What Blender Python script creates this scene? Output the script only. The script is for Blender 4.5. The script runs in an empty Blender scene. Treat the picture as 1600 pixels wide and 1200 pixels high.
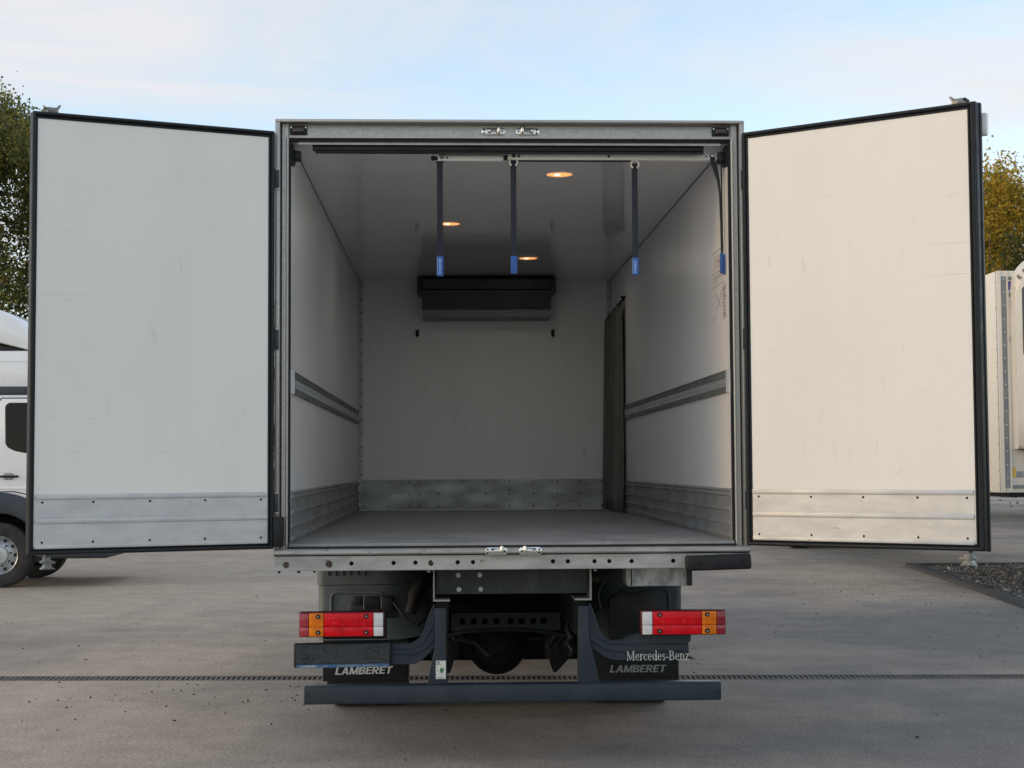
import bpy, bmesh, math, random
import numpy as np
from mathutils import Vector, Matrix
R = math.radians
scene = bpy.context.scene
COL = scene.collection

# ------------------------------------------------------------------ camera
CAM_YAW, CAM_PITCH, CAM_ROLL = 0.0406, 0.0538, -0.0054
cam = bpy.data.cameras.new('camera')
cam.sensor_width = 36.0
cam.lens = 2396.5 / 1600 * 36.0
cam.clip_start = 0.05
cam.clip_end = 3000
cam_ob = bpy.data.objects.new('camera', cam)
COL.objects.link(cam_ob)
fw = Vector((math.sin(CAM_YAW) * math.cos(CAM_PITCH), math.cos(CAM_YAW) * math.cos(CAM_PITCH), math.sin(CAM_PITCH)))
rt = Vector((math.cos(CAM_YAW), -math.sin(CAM_YAW), 0))
up = rt.cross(fw)
r2 = rt * math.cos(CAM_ROLL) + up * math.sin(CAM_ROLL)
u2 = -rt * math.sin(CAM_ROLL) + up * math.cos(CAM_ROLL)
m = Matrix((r2, u2, -fw)).transposed().to_4x4()
m.translation = Vector((-0.3438, -8.4005, 1.65))
cam_ob.matrix_world = m
scene.camera = cam_ob

# ------------------------------------------------------------------ world, sun, exposure
SUN_EL = R(14.0)
SUN_AZ = R(15.0)                      # degrees behind the truck's left flank
to_sun = Vector((-math.cos(SUN_AZ) * math.cos(SUN_EL), -math.sin(SUN_AZ) * math.cos(SUN_EL), math.sin(SUN_EL)))
world = bpy.data.worlds.new('World')
scene.world = world
world.use_nodes = True
wn, wl = world.node_tree.nodes, world.node_tree.links
wn.clear()
w_out = wn.new('ShaderNodeOutputWorld')
w_bg = wn.new('ShaderNodeBackground')
w_bg.inputs['Strength'].default_value = 0.15
sky = wn.new('ShaderNodeTexSky')
sky.sky_type = 'NISHITA'
sky.sun_disc = False
sky.sun_elevation = SUN_EL
sky.sun_rotation = math.atan2(to_sun.x, to_sun.y)
sky.air_density = 1.0
sky.dust_density = 0.35
sky.ozone_density = 1.0
tc = wn.new('ShaderNodeTexCoord')
wm = wn.new('ShaderNodeMapping')
wm.inputs['Rotation'].default_value = (0.25, 0.5, 0.4)
wm.inputs['Scale'].default_value = (1.6, 3.0, 6.5)
wno = wn.new('ShaderNodeTexNoise')
wno.inputs['Scale'].default_value = 2.0
wno.inputs['Detail'].default_value = 7
wno.inputs['Roughness'].default_value = 0.58
wno.inputs['Distortion'].default_value = 0.5
wr = wn.new('ShaderNodeValToRGB')
wr.color_ramp.elements[0].position = 0.40
wr.color_ramp.elements[0].color = (0.16, 0.16, 0.16, 1)
wr.color_ramp.elements[1].position = 0.66
wr.color_ramp.elements[1].color = (0.92, 0.92, 0.92, 1)
whs = wn.new('ShaderNodeHueSaturation')
whs.inputs['Saturation'].default_value = 0.9
whs.inputs['Value'].default_value = 0.65
wmix = wn.new('ShaderNodeMix')
wmix.data_type = 'RGBA'
wmix.inputs[7].default_value = (1.92, 1.89, 1.92, 1)
wl.new(tc.outputs['Generated'], wm.inputs['Vector'])
wl.new(wm.outputs['Vector'], wno.inputs['Vector'])
wl.new(wno.outputs['Fac'], wr.inputs['Fac'])
wl.new(sky.outputs['Color'], whs.inputs['Color'])
wl.new(wr.outputs['Color'], wmix.inputs[0])
wl.new(whs.outputs['Color'], wmix.inputs[6])
wl.new(wmix.outputs[2], w_bg.inputs['Color'])
wl.new(w_bg.outputs['Background'], w_out.inputs['Surface'])

sun = bpy.data.lights.new('sun', 'SUN')
sun.energy = 0.22
sun.angle = R(10.0)
sun.color = (1.0, 0.58, 0.22)
sun_ob = bpy.data.objects.new('sun', sun)
COL.objects.link(sun_ob)
sun_ob.rotation_euler = (-to_sun).to_track_quat('-Z', 'Y').to_euler()
sun_ob.location = to_sun * 60

vs = scene.view_settings
vs.view_transform = 'Standard'
vs.look = 'None'
vs.gamma = 1.0
vs.use_curve_mapping = False
vs.exposure = 1.58
scene.cycles.max_bounces = 12
scene.cycles.diffuse_bounces = 9
scene.cycles.use_denoising = True


# ------------------------------------------------------------------ helpers
def lin(r, g, b):
    def f(c):
        c /= 255.0
        return c / 12.92 if c <= 0.04045 else ((c + 0.055) / 1.055) ** 2.4
    return (f(r), f(g), f(b))


MATS = {}


def mat(name, base, rough=0.5, metal=0.0, var=None, vscale=4.0, vstretch=(1, 1, 1), vlo=0.42, vhi=0.62,
        bump=0.0, bscale=200.0, bstretch=(1, 1, 1), rvar=0.0, coat=0.0, spec=0.5, emit=None, estr=0.0,
        marks=None, mscale=18.0, mstretch=(1, 1, 1), mpos=(0.66, 0.70), detail=6):
    """Principled material: base colour, optional second colour by noise, optional sparse marks, bump and roughness breakup."""
    M = bpy.data.materials.new(name)
    M.use_nodes = True
    n, l = M.node_tree.nodes, M.node_tree.links
    b = n['Principled BSDF']
    b.inputs['Roughness'].default_value = rough
    b.inputs['Metallic'].default_value = metal
    b.inputs['Specular IOR Level'].default_value = spec
    b.inputs['Coat Weight'].default_value = coat
    b.inputs['Base Color'].default_value = (*base, 1)
    if emit:
        b.inputs['Emission Color'].default_value = (*emit, 1)
        b.inputs['Emission Strength'].default_value = estr
    t = n.new('ShaderNodeTexCoord')

    def noise(scale, stretch, det=detail, rough_=0.6):
        mp = n.new('ShaderNodeMapping')
        mp.inputs['Scale'].default_value = stretch
        no = n.new('ShaderNodeTexNoise')
        no.inputs['Scale'].default_value = scale
        no.inputs['Detail'].default_value = det
        no.inputs['Roughness'].default_value = rough_
        l.new(t.outputs['Object'], mp.inputs['Vector'])
        l.new(mp.outputs['Vector'], no.inputs['Vector'])
        return no

    col = None
    if var:
        no = noise(vscale, vstretch)
        rp = n.new('ShaderNodeValToRGB')
        rp.color_ramp.elements[0].position = vlo
        rp.color_ramp.elements[0].color = (*base, 1)
        rp.color_ramp.elements[1].position = vhi
        rp.color_ramp.elements[1].color = (*var, 1)
        l.new(no.outputs['Fac'], rp.inputs['Fac'])
        col = rp.outputs['Color']
        if rvar:
            mr = n.new('ShaderNodeMapRange')
            mr.inputs['From Min'].default_value = 0.3
            mr.inputs['From Max'].default_value = 0.7
            mr.inputs['To Min'].default_value = max(0.02, rough - rvar)
            mr.inputs['To Max'].default_value = min(1, rough + rvar)
            l.new(no.outputs['Fac'], mr.inputs['Value'])
            l.new(mr.outputs['Result'], b.inputs['Roughness'])
    if marks:
        no = noise(mscale, mstretch, 3, 0.5)
        rp = n.new('ShaderNodeValToRGB')
        rp.color_ramp.elements[0].position = mpos[0]
        rp.color_ramp.elements[0].color = (0, 0, 0, 1)
        rp.color_ramp.elements[1].position = mpos[1]
        rp.color_ramp.elements[1].color = (1, 1, 1, 1)
        l.new(no.outputs['Fac'], rp.inputs['Fac'])
        mx = n.new('ShaderNodeMix')
        mx.data_type = 'RGBA'
        mx.inputs[6].default_value = (*base, 1)
        if col:
            l.new(col, mx.inputs[6])
        mx.inputs[7].default_value = (*marks, 1)
        l.new(rp.outputs['Color'], mx.inputs[0])
        col = mx.outputs[2]
    if col:
        l.new(col, b.inputs['Base Color'])
    if bump:
        no = noise(bscale, bstretch, 3)
        bp = n.new('ShaderNodeBump')
        bp.inputs['Strength'].default_value = bump
        bp.inputs['Distance'].default_value = 0.01
        l.new(no.outputs['Fac'], bp.inputs['Height'])
        l.new(bp.outputs['Normal'], b.inputs['Normal'])
    MATS[name] = M
    return M


class MB:
    """collects shapes into one bmesh; build() links them as ONE mesh object"""

    def __init__(self):
        self.bm = bmesh.new()
        self.mi = 0

    def _mi(self, faces):
        for f in faces:
            f.material_index = self.mi

    def box(self, x0, x1, y0, y1, z0, z1, bev=0.0, seg=2):
        n0 = len(self.bm.faces)
        v = [self.bm.verts.new((x, y, z)) for x in (x0, x1) for y in (y0, y1) for z in (z0, z1)]
        F = [(0, 1, 3, 2), (4, 6, 7, 5), (0, 4, 5, 1), (2, 3, 7, 6), (0, 2, 6, 4), (1, 5, 7, 3)]
        fs = [self.bm.faces.new([v[i] for i in f]) for f in F]
        self._mi(fs)
        if bev:
            ed = list({e for f in fs for e in f.edges})
            r = bmesh.ops.bevel(self.bm, geom=ed, offset=bev, segments=seg, affect='EDGES', profile=0.5)
            self._mi(r['faces'])
        return self

    def prism(self, poly, axis, a0, a1, bev=0.0):
        """poly: 2D outline; axis: extrusion axis ('x': poly is (y,z), 'y': (x,z), 'z': (x,y))"""
        def P(p, a):
            return {'x': (a, p[0], p[1]), 'y': (p[0], a, p[1]), 'z': (p[0], p[1], a)}[axis]
        A = [self.bm.verts.new(P(p, a0)) for p in poly]
        B = [self.bm.verts.new(P(p, a1)) for p in poly]
        n = len(poly)
        fs = [self.bm.faces.new(A), self.bm.faces.new(B[::-1])]
        for i in range(n):
            j = (i + 1) % n
            fs.append(self.bm.faces.new((A[i], B[i], B[j], A[j])))
        bmesh.ops.recalc_face_normals(self.bm, faces=fs)
        self._mi(fs)
        if bev:
            ed = list({e for f in fs[:2] for e in f.edges})
            r = bmesh.ops.bevel(self.bm, geom=ed, offset=bev, segments=2, affect='EDGES', profile=0.5)
            self._mi(r['faces'])
        return self

    def cyl(self, p0, p1, r0, r1=None, n=16, caps=True):
        if r1 is None:
            r1 = r0
        p0, p1 = Vector(p0), Vector(p1)
        d = (p1 - p0).normalized()
        a = d.orthogonal().normalized()
        b = d.cross(a)
        A, B = [], []
        for i in range(n):
            t = 2 * math.pi * i / n
            o = a * math.cos(t) + b * math.sin(t)
            A.append(self.bm.verts.new(p0 + o * r0))
            B.append(self.bm.verts.new(p1 + o * r1))
        fs = [self.bm.faces.new((A[i], A[(i + 1) % n], B[(i + 1) % n], B[i])) for i in range(n)]
        if caps:
            fs += [self.bm.faces.new(A[::-1]), self.bm.faces.new(B)]
        self._mi(fs)
        return self

    def tube(self, path, r, n=10, caps=True, flat=1.0):
        pts = [Vector(p) for p in path]
        rs = r if isinstance(r, (list, tuple)) else [r] * len(pts)
        rings = []
        ref = None
        for i, p in enumerate(pts):
            d = (pts[min(i + 1, len(pts) - 1)] - pts[max(i - 1, 0)]).normalized()
            if ref is None:
                ref = d.orthogonal().normalized()
            a = (ref - d * ref.dot(d)).normalized()
            ref = a
            b = d.cross(a)
            rings.append([self.bm.verts.new(p + (a * math.cos(2 * math.pi * k / n) + b * flat * math.sin(2 * math.pi * k / n)) * rs[i]) for k in range(n)])
        fs = []
        for A, B in zip(rings, rings[1:]):
            for k in range(n):
                fs.append(self.bm.faces.new((A[k], A[(k + 1) % n], B[(k + 1) % n], B[k])))
        if caps:
            fs += [self.bm.faces.new(rings[0][::-1]), self.bm.faces.new(rings[-1])]
        self._mi(fs)
        return self

    def lathe(self, prof, c, axis='y', n=40, close=True):
        """prof: list of (radius, offset along axis)"""
        rings = []
        for r, o in prof:
            ring = []
            for k in range(n):
                t = 2 * math.pi * k / n
                a, b = r * math.cos(t), r * math.sin(t)
                p = {'x': (o, a, b), 'y': (a, o, b), 'z': (a, b, o)}[axis]
                ring.append(self.bm.verts.new((c[0] + p[0], c[1] + p[1], c[2] + p[2])))
            rings.append(ring)
        fs = []
        for A, B in zip(rings, rings[1:]):
            for k in range(n):
                fs.append(self.bm.faces.new((A[k], A[(k + 1) % n], B[(k + 1) % n], B[k])))
        if close:
            fs += [self.bm.faces.new(rings[0]), self.bm.faces.new(rings[-1][::-1])]
        self._mi(fs)
        bmesh.ops.recalc_face_normals(self.bm, faces=fs)
        return self

    def grid(self, pts):
        """pts[i][j] -> quad surface"""
        V = [[self.bm.verts.new(p) for p in row] for row in pts]
        fs = []
        for i in range(len(V) - 1):
            for j in range(len(V[0]) - 1):
                fs.append(self.bm.faces.new((V[i][j], V[i][j + 1], V[i + 1][j + 1], V[i + 1][j])))
        self._mi(fs)
        return self

    def holed_plate(self, x0, x1, z0, z1, y, depth, holes, n=16):
        """front sheet facing -y with round holes (x, z, r); hole walls go back by depth"""
        bm = self.bm
        hs = sorted(holes)
        cuts = [x0]
        for a, b in zip(hs, hs[1:]):
            cuts.append((a[0] + b[0]) / 2)
        cuts.append(x1)
        for (hx, hz, hr), d0, d1 in zip(hs, cuts, cuts[1:]):
            c0, c1 = max(d0, hx - 0.035), min(d1, hx + 0.035)
            for e0, e1 in ((d0, c0), (c1, d1)):
                if e1 - e0 > 1e-5:
                    self._mi([bm.faces.new([bm.verts.new(q) for q in ((e0, y, z0), (e1, y, z0), (e1, y, z1), (e0, y, z1))])])
            ring, outer, back = [], [], []
            for k in range(n):
                t = 2 * math.pi * k / n + math.pi / n
                cx, cz = math.cos(t), math.sin(t)
                ring.append(bm.verts.new((hx + hr * cx, y, hz + hr * cz)))
                back.append(bm.verts.new((hx + hr * cx, y + depth, hz + hr * cz)))
                tx = ((c1 - hx) if cx > 0 else (c0 - hx)) / cx if abs(cx) > 1e-6 else 1e9
                tz = ((z1 - hz) if cz > 0 else (z0 - hz)) / cz if abs(cz) > 1e-6 else 1e9
                s = min(tx, tz)
                outer.append((hx + s * cx, hz + s * cz))
            corners = {}
            ov = [bm.verts.new((p[0], y, p[1])) for p in outer]
            for k in range(n):
                j = (k + 1) % n
                p, q = outer[k], outer[j]
                f = [ring[k], ring[j], ov[j]]
                onx = lambda a: abs(a[0] - c0) < 1e-5 or abs(a[0] - c1) < 1e-5
                if onx(p) != onx(q):
                    cxn = p[0] if onx(p) else q[0]
                    czn = q[1] if onx(p) else p[1]
                    f.append(bm.verts.new((cxn, y, czn)))
                f.append(ov[k])
                ff = bm.faces.new(f)
                fw_ = bm.faces.new((ring[k], back[k], back[j], ring[j]))
                self._mi([ff, fw_])
        return self

    def build(self, name, mats, parent=None, smooth=True, angle=35, loc=None, rot=None):
        me = bpy.data.meshes.new(name)
        bmesh.ops.recalc_face_normals(self.bm, faces=self.bm.faces[:])
        self.bm.to_mesh(me)
        self.bm.free()
        for mm in (mats if isinstance(mats, (list, tuple)) else [mats]):
            me.materials.append(MATS[mm] if isinstance(mm, str) else mm)
        if smooth:
            me.shade_smooth()
            me.set_sharp_from_angle(angle=R(angle))
        o = bpy.data.objects.new(name, me)
        COL.objects.link(o)
        if parent:
            o.parent = parent
        if loc:
            o.location = loc
        if rot:
            o.rotation_euler = rot
        return o


def empty(name, loc=(0, 0, 0), rot=(0, 0, 0), parent=None):
    o = bpy.data.objects.new(name, None)
    o.location = loc
    o.rotation_euler = rot
    o.empty_display_size = 0.2
    COL.objects.link(o)
    if parent:
        o.parent = parent
    return o


def tag(o, label=None, cat=None, group=None, kind=None):
    if label: o['label'] = label
    if cat: o['category'] = cat
    if group: o['group'] = group
    if kind: o['kind'] = kind
    return o


def dup(o, parent=None):
    c = o.copy()
    COL.objects.link(c)
    c.parent = parent
    for ch in list(o.children):
        dup(ch, c)
    return c


def text_mesh(s, size, width=None, shear=0.0, offset=0.0, extrude=0.0008, name='lettering', material=None, parent=None,
              loc=(0, 0, 0), rot=(R(90), 0, 0), space=1.0, align='LEFT'):
    cu = bpy.data.curves.new('tmp', 'FONT')
    cu.body = s
    cu.size = size
    cu.shear = shear
    cu.offset = offset
    cu.extrude = extrude
    cu.space_character = space
    cu.align_x = align
    ob = bpy.data.objects.new('tmp', cu)
    COL.objects.link(ob)
    dg = bpy.context.evaluated_depsgraph_get()
    me = bpy.data.meshes.new_from_object(ob.evaluated_get(dg))
    bpy.data.objects.remove(ob)
    bpy.data.curves.remove(cu)
    co = np.zeros(len(me.vertices) * 3)
    me.vertices.foreach_get('co', co)
    co = co.reshape(-1, 3)
    if width:
        x0, x1 = co[:, 0].min(), co[:, 0].max()
        co[:, 0] = (co[:, 0] - x0) * width / (x1 - x0)
        me.vertices.foreach_set('co', co.ravel())
    me.name = name
    me.materials.clear()
    me.materials.append(MATS[material])
    o = bpy.data.objects.new(name, me)
    COL.objects.link(o)
    if parent: o.parent = parent
    o.location = loc
    o.rotation_euler = rot
    return o


def block_text(s, cap, width, shear, material, parent, loc, rot=(0, 0, 0), name='lettering'):
    # heavy sloped capitals assembled from bars and bowls
    W_ = 0.24

    def bar(x0, x1, z0, z1):
        return [(x0, z0), (x1, z0), (x1, z1), (x0, z1)]

    def bowl(cx, cz, rx, rz, a0, a1, n=8):
        o_ = []
        for i in range(n):
            p = [R(a0 + (a1 - a0) * t) for t in (i / n, (i + 1) / n)]
            o_.append([(cx + rx * math.cos(p[0]), cz + rz * math.sin(p[0])), (cx + rx * math.cos(p[1]), cz + rz * math.sin(p[1])),
                       (cx + (rx - W_) * math.cos(p[1]), cz + (rz - .17) * math.sin(p[1])), (cx + (rx - W_) * math.cos(p[0]), cz + (rz - .17) * math.sin(p[0]))])
        return o_
    GL = {'L': (.72, [bar(0, W_, 0, 1), bar(W_, .64, 0, .19)]),
          'A': (.98, [[(0, 0), (.24, 0), (.56, 1), (.34, 1)], [(.66, 0), (.90, 0), (.58, 1), (.36, 1)], bar(.2, .7, .22, .38)]),
          'M': (1.10, [bar(0, .22, 0, 1), bar(.80, 1.02, 0, 1), [(.0, 1), (.24, 1), (.60, .15), (.42, .0)], [(.78, 1), (1.02, 1), (.60, .0), (.42, .15)]]),
          'B': (.86, [bar(0, W_, 0, 1), bar(W_, .46, .83, 1), bar(W_, .46, .43, .59), bar(W_, .48, 0, .17)] + bowl(.42, .745, .34, .255, -90, 90) + bowl(.44, .275, .37, .275, -90, 90)),
          'E': (.76, [bar(0, W_, 0, 1), bar(W_, .68, 0, .18), bar(W_, .62, .42, .58), bar(W_, .68, .82, 1)]),
          'R': (.88, [bar(0, W_, 0, 1), bar(W_, .46, .82, 1), bar(W_, .46, .40, .57), [(.28, .42), (.52, .42), (.82, 0), (.54, 0)]] + bowl(.44, .70, .36, .30, -90, 90)),
          'T': (.76, [bar(0, .76, .82, 1), bar(.26, .50, 0, .83)])}
    tot = sum(GL[c][0] for c in s) - 0.04
    mb, x, k_ = MB(), 0.0, 0
    for c in s:
        for pg in GL[c][1]:
            k_ += 1
            mb.prism([((x + px) * width / tot + pz * cap * shear, pz * cap) for px, pz in pg], 'y', -0.0012 - (k_ % 5) * 0.00004, 0)
        x += GL[c][0]
    return mb.build(name, material, parent, smooth=False, loc=loc, rot=rot)


# ------------------------------------------------------------------ materials
mat('grp_white', (0.87, 0.852, 0.805), 0.42, var=(0.83, 0.812, 0.765), vscale=1.6, vstretch=(1, 1, 0.35), bump=0.10, bscale=90,
    marks=(0.70, 0.685, 0.655), mscale=9, mstretch=(1.8, 1.8, 0.35), mpos=(0.68, 0.82))
mat('grp_inner', (0.82, 0.82, 0.82), 0.34, var=(0.78, 0.78, 0.78), vscale=3.0, vstretch=(1, 1.6, 0.12), bump=0.06, bscale=60,
    marks=(0.62, 0.615, 0.60), mscale=12, mstretch=(1, 1.5, 0.4), mpos=(0.69, 0.80))
mat('grp_ceiling', (0.82, 0.82, 0.825), 0.02, var=(0.79, 0.79, 0.795), vscale=2.0, spec=0.8)
mat('gelcoat', (0.80, 0.80, 0.79), 0.22, coat=0.3, var=(0.76, 0.76, 0.75), vscale=0.8)
mat('aluminium', (0.60, 0.61, 0.61), 0.52, 0.5, var=(0.53, 0.54, 0.55), vscale=10, vstretch=(0.5, 0.5, 1.4), rvar=0.04, bump=0.05,
    bscale=40, bstretch=(0.4, 0.4, 3), marks=(0.22, 0.22, 0.22), mscale=34, mstretch=(0.6, 0.6, 1.4), mpos=(0.71, 0.77))
mat('aluminium_dull', (0.40, 0.41, 0.42), 0.5, 0.55, var=(0.31, 0.32, 0.33), vscale=7, vstretch=(0.35, 0.35, 1.0), rvar=0.12, bump=0.06,
    bscale=50, bstretch=(0.4, 0.4, 3), marks=(0.16, 0.16, 0.16), mscale=30, mstretch=(0.5, 0.5, 1.0), mpos=(0.70, 0.76))
mat('stainless', (0.46, 0.45, 0.43), 0.42, 0.8, var=(0.41, 0.40, 0.38), vscale=50, rvar=0.05, bump=0.05, bscale=150)
mat('frame_warm', (0.52, 0.46, 0.38), 0.45, 0.75, var=(0.30, 0.26, 0.20), vscale=60, rvar=0.12, bump=0.3, bscale=150)
mat('galvanised', (0.40, 0.41, 0.42), 0.48, 0.75, var=(0.27, 0.28, 0.29), vscale=24, vstretch=(1, 1, 0.4), rvar=0.1, bump=0.08, bscale=80)
mat('bar_silver', (0.84, 0.84, 0.83), 0.35, 0.0, var=(0.76, 0.76, 0.75), vscale=9, vstretch=(0.4, 1, 3))
mat('rail_dark', (0.16, 0.175, 0.175), 0.5, 0.4, var=(0.21, 0.225, 0.225), vscale=10, vstretch=(1, 0.3, 1))
mat('cam_steel', (0.24, 0.245, 0.24), 0.45, 0.7, var=(0.15, 0.155, 0.15), vscale=30, rvar=0.1)
mat('sill_metal', (0.47, 0.47, 0.455), 0.5, 0.55, var=(0.36, 0.355, 0.34), vscale=7, vstretch=(0.6, 1, 2.2), rvar=0.08, bump=0.05, bscale=60,
    marks=(0.14, 0.125, 0.11), mscale=26, mstretch=(0.7, 1, 1.3), mpos=(0.66, 0.76))
mat('chrome', (0.78, 0.78, 0.76), 0.22, 1.0, var=(0.6, 0.6, 0.58), vscale=40, rvar=0.1)
mat('trim_grey', (0.56, 0.57, 0.57), 0.5, 0.3, var=(0.50, 0.51, 0.51), vscale=6)
mat('bracket_grey', (0.34, 0.35, 0.35), 0.5, 0.2, var=(0.26, 0.27, 0.27), vscale=30)
mat('chassis_paint', (0.017, 0.028, 0.041), 0.45, spec=0.35, var=(0.025, 0.037, 0.050), vscale=5, rvar=0.08, bump=0.05, bscale=70,
    marks=(0.17, 0.18, 0.18), mscale=42, mpos=(0.735, 0.76))
mat('deep_paint', (0.008, 0.012, 0.018), 0.5, spec=0.3, var=(0.013, 0.018, 0.025), vscale=6)
mat('dark_steel', (0.009, 0.010, 0.012), 0.65, 0.2, spec=0.3, var=(0.016, 0.017, 0.019), vscale=9, bump=0.12, bscale=60)
mat('crossmember_paint', (0.016, 0.021, 0.027), 0.5, 0.1, var=(0.045, 0.050, 0.055), vscale=8, vstretch=(1.5, 1, 0.35), vlo=0.5, vhi=0.75, bump=0.08, bscale=60)
mat('black_rubber', (0.007, 0.009, 0.012), 0.5, spec=0.35, var=(0.012, 0.014, 0.018), vscale=14, bump=0.08, bscale=90, rvar=0.1)
mat('tyre_rubber', (0.016, 0.017, 0.018), 0.75, var=(0.034, 0.033, 0.031), vscale=7, bump=0.15, bscale=60)
mat('black_plastic', (0.008, 0.009, 0.011), 0.42, spec=0.35, var=(0.013, 0.015, 0.018), vscale=10, bump=0.05, bscale=120)
mat('flap_black', (0.009, 0.011, 0.013), 0.55, spec=0.3, var=(0.014, 0.016, 0.018), vscale=8, bump=0.05, bscale=80)
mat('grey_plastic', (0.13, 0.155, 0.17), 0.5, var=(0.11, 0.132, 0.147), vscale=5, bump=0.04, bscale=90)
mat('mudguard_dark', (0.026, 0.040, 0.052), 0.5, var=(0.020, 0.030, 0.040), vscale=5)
mat('floor_grip', (0.27, 0.275, 0.28), 0.5, 0.0, var=(0.35, 0.353, 0.355), vscale=3.0, vstretch=(1, 0.45, 1), rvar=0.12, bump=0.2, bscale=220,
    marks=(0.46, 0.46, 0.45), mscale=16, mstretch=(1.2, 0.4, 1), mpos=(0.62, 0.76))
mat('lens_red', (0.72, 0.002, 0.012), 0.25, spec=0.3, var=(0.60, 0.001, 0.008), vscale=12)
mat('lens_dark_red', (0.30, 0.010, 0.030), 0.2, coat=0.5, var=(0.22, 0.006, 0.02), vscale=14)
mat('lens_pink', (0.42, 0.035, 0.055), 0.2, coat=0.5, var=(0.34, 0.02, 0.04), vscale=14)
mat('lens_amber', (0.85, 0.24, 0.008), 0.25, spec=0.3, var=(0.70, 0.17, 0.006), vscale=12)
mat('lens_white', (0.74, 0.75, 0.76), 0.18, coat=0.5, var=(0.60, 0.61, 0.63), vscale=14)
mat('lamp_housing', (0.07, 0.008, 0.014), 0.4)
mat('marker_red', (0.030, 0.010, 0.014), 0.25, coat=0.4)
mat('letter_white', (0.62, 0.64, 0.64), 0.5, var=(0.50, 0.52, 0.52), vscale=60)
mat('letter_grey', (0.27, 0.29, 0.30), 0.5, var=(0.20, 0.215, 0.22), vscale=60)
mat('letter_blue', (0.07, 0.06, 0.30), 0.5)
mat('letter_black', (0.02, 0.02, 0.02), 0.6)
mat('scuff_grey', (0.58, 0.565, 0.54), 0.5)
mat('letter_faint', (0.33, 0.32, 0.30), 0.6)
mat('letter_red_faint', (0.42, 0.20, 0.18), 0.6)
mat('sticker_white', (0.70, 0.71, 0.68), 0.5, var=(0.55, 0.57, 0.54), vscale=70)
mat('sticker_green', (0.06, 0.19, 0.10), 0.5)
mat('sticker_yellow', (0.75, 0.50, 0.03), 0.5)
mat('holder_black', (0.020, 0.027, 0.034), 0.45, var=(0.032, 0.041, 0.05), vscale=40)
mat('holder_blue', (0.035, 0.12, 0.26), 0.4)
mat('strap_webbing', (0.020, 0.026, 0.036), 0.8, bump=0.3, bscale=300)
mat('strap_label', (0.022, 0.10, 0.36), 0.5, var=(0.03, 0.13, 0.42), vscale=60)
mat('strap_label_print', (0.30, 0.46, 0.78), 0.5)
mat('curtain_cloth', (0.17, 0.172, 0.158), 0.8, var=(0.14, 0.142, 0.13), vscale=6, bump=0.1, bscale=160)
mat('rust', (0.10, 0.068, 0.050), 0.8, var=(0.030, 0.022, 0.019), vscale=50, bump=0.4, bscale=120)
mat('evaporator_dark', (0.007, 0.008, 0.012), 0.35, spec=0.4, var=(0.010, 0.011, 0.016), vscale=6)
mat('evaporator_grey', (0.22, 0.23, 0.24), 0.45)
mat('lamp_glow', (0.9, 0.5, 0.2), 0.4, emit=(1.0, 0.36, 0.11), estr=0.45)
mat('lamp_bulb', (0.9, 0.6, 0.3), 0.4, emit=(1.0, 0.62, 0.30), estr=2.2)
mat('cab_white', (0.86, 0.88, 0.90), 0.25, coat=0.5, var=(0.83, 0.85, 0.87), vscale=1.2)
mat('cab_trim', (0.030, 0.042, 0.055), 0.5, var=(0.04, 0.052, 0.064), vscale=5)
mat('glass_dark', (0.007, 0.011, 0.014), 0.05, spec=0.18)
mat('rim_silver', (0.50, 0.52, 0.54), 0.38, 0.7, var=(0.36, 0.38, 0.40), vscale=18)
mat('trailer_cream', (0.82, 0.77, 0.67), 0.4, var=(0.77, 0.71, 0.61), vscale=1.5, vstretch=(1, 1, 0.4),
    marks=(0.45, 0.40, 0.34), mscale=10, mstretch=(1, 1, 0.4), mpos=(0.72, 0.78))
mat('trailer_trim', (0.24, 0.26, 0.27), 0.5, 0.5, var=(0.30, 0.31, 0.32), vscale=8)
mat('cover_white', (0.78, 0.74, 0.66), 0.35, var=(0.68, 0.63, 0.54), vscale=2.2, vstretch=(1, 1, 0.3),
    marks=(0.50, 0.46, 0.40), mscale=7, mstretch=(1.2, 1.2, 0.5), mpos=(0.66, 0.72))
mat('grille_grey', (0.055, 0.068, 0.075), 0.55, bump=0.3, bscale=120, bstretch=(1, 1, 0.2))
mat('kerb_stone', (0.045, 0.046, 0.047), 0.85, var=(0.065, 0.064, 0.062), vscale=8, bump=0.3, bscale=60)
mat('gravel_bed', (0.13, 0.125, 0.118), 0.95, var=(0.20, 0.185, 0.165), vscale=1.2, bump=0.6, bscale=40)
mat('iron_grate', (0.13, 0.125, 0.118), 0.8, 0.1, var=(0.19, 0.175, 0.155), vscale=4)
mat('trench_dark', (0.02, 0.02, 0.02), 0.9)
mat('bark', (0.10, 0.085, 0.07), 0.9, var=(0.26, 0.24, 0.21), vscale=5, vstretch=(1, 1, 2.5), bump=0.5, bscale=20)


def stone_mat(name, stops):
    M = bpy.data.materials.new(name)
    M.use_nodes = True
    n, l = M.node_tree.nodes, M.node_tree.links
    b = n['Principled BSDF']
    b.inputs['Roughness'].default_value = 0.9
    g = n.new('ShaderNodeNewGeometry')
    r = n.new('ShaderNodeValToRGB')
    els = r.color_ramp.elements
    els[0].position, els[0].color = stops[0][0], (*stops[0][1], 1)
    els[1].position, els[1].color = stops[-1][0], (*stops[-1][1], 1)
    for p, c in stops[1:-1]:
        e = els.new(p)
        e.color = (*c, 1)
    l.new(g.outputs['Random Per Island'], r.inputs['Fac'])
    l.new(r.outputs['Color'], b.inputs['Base Color'])
    MATS[name] = M
    return M


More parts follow.
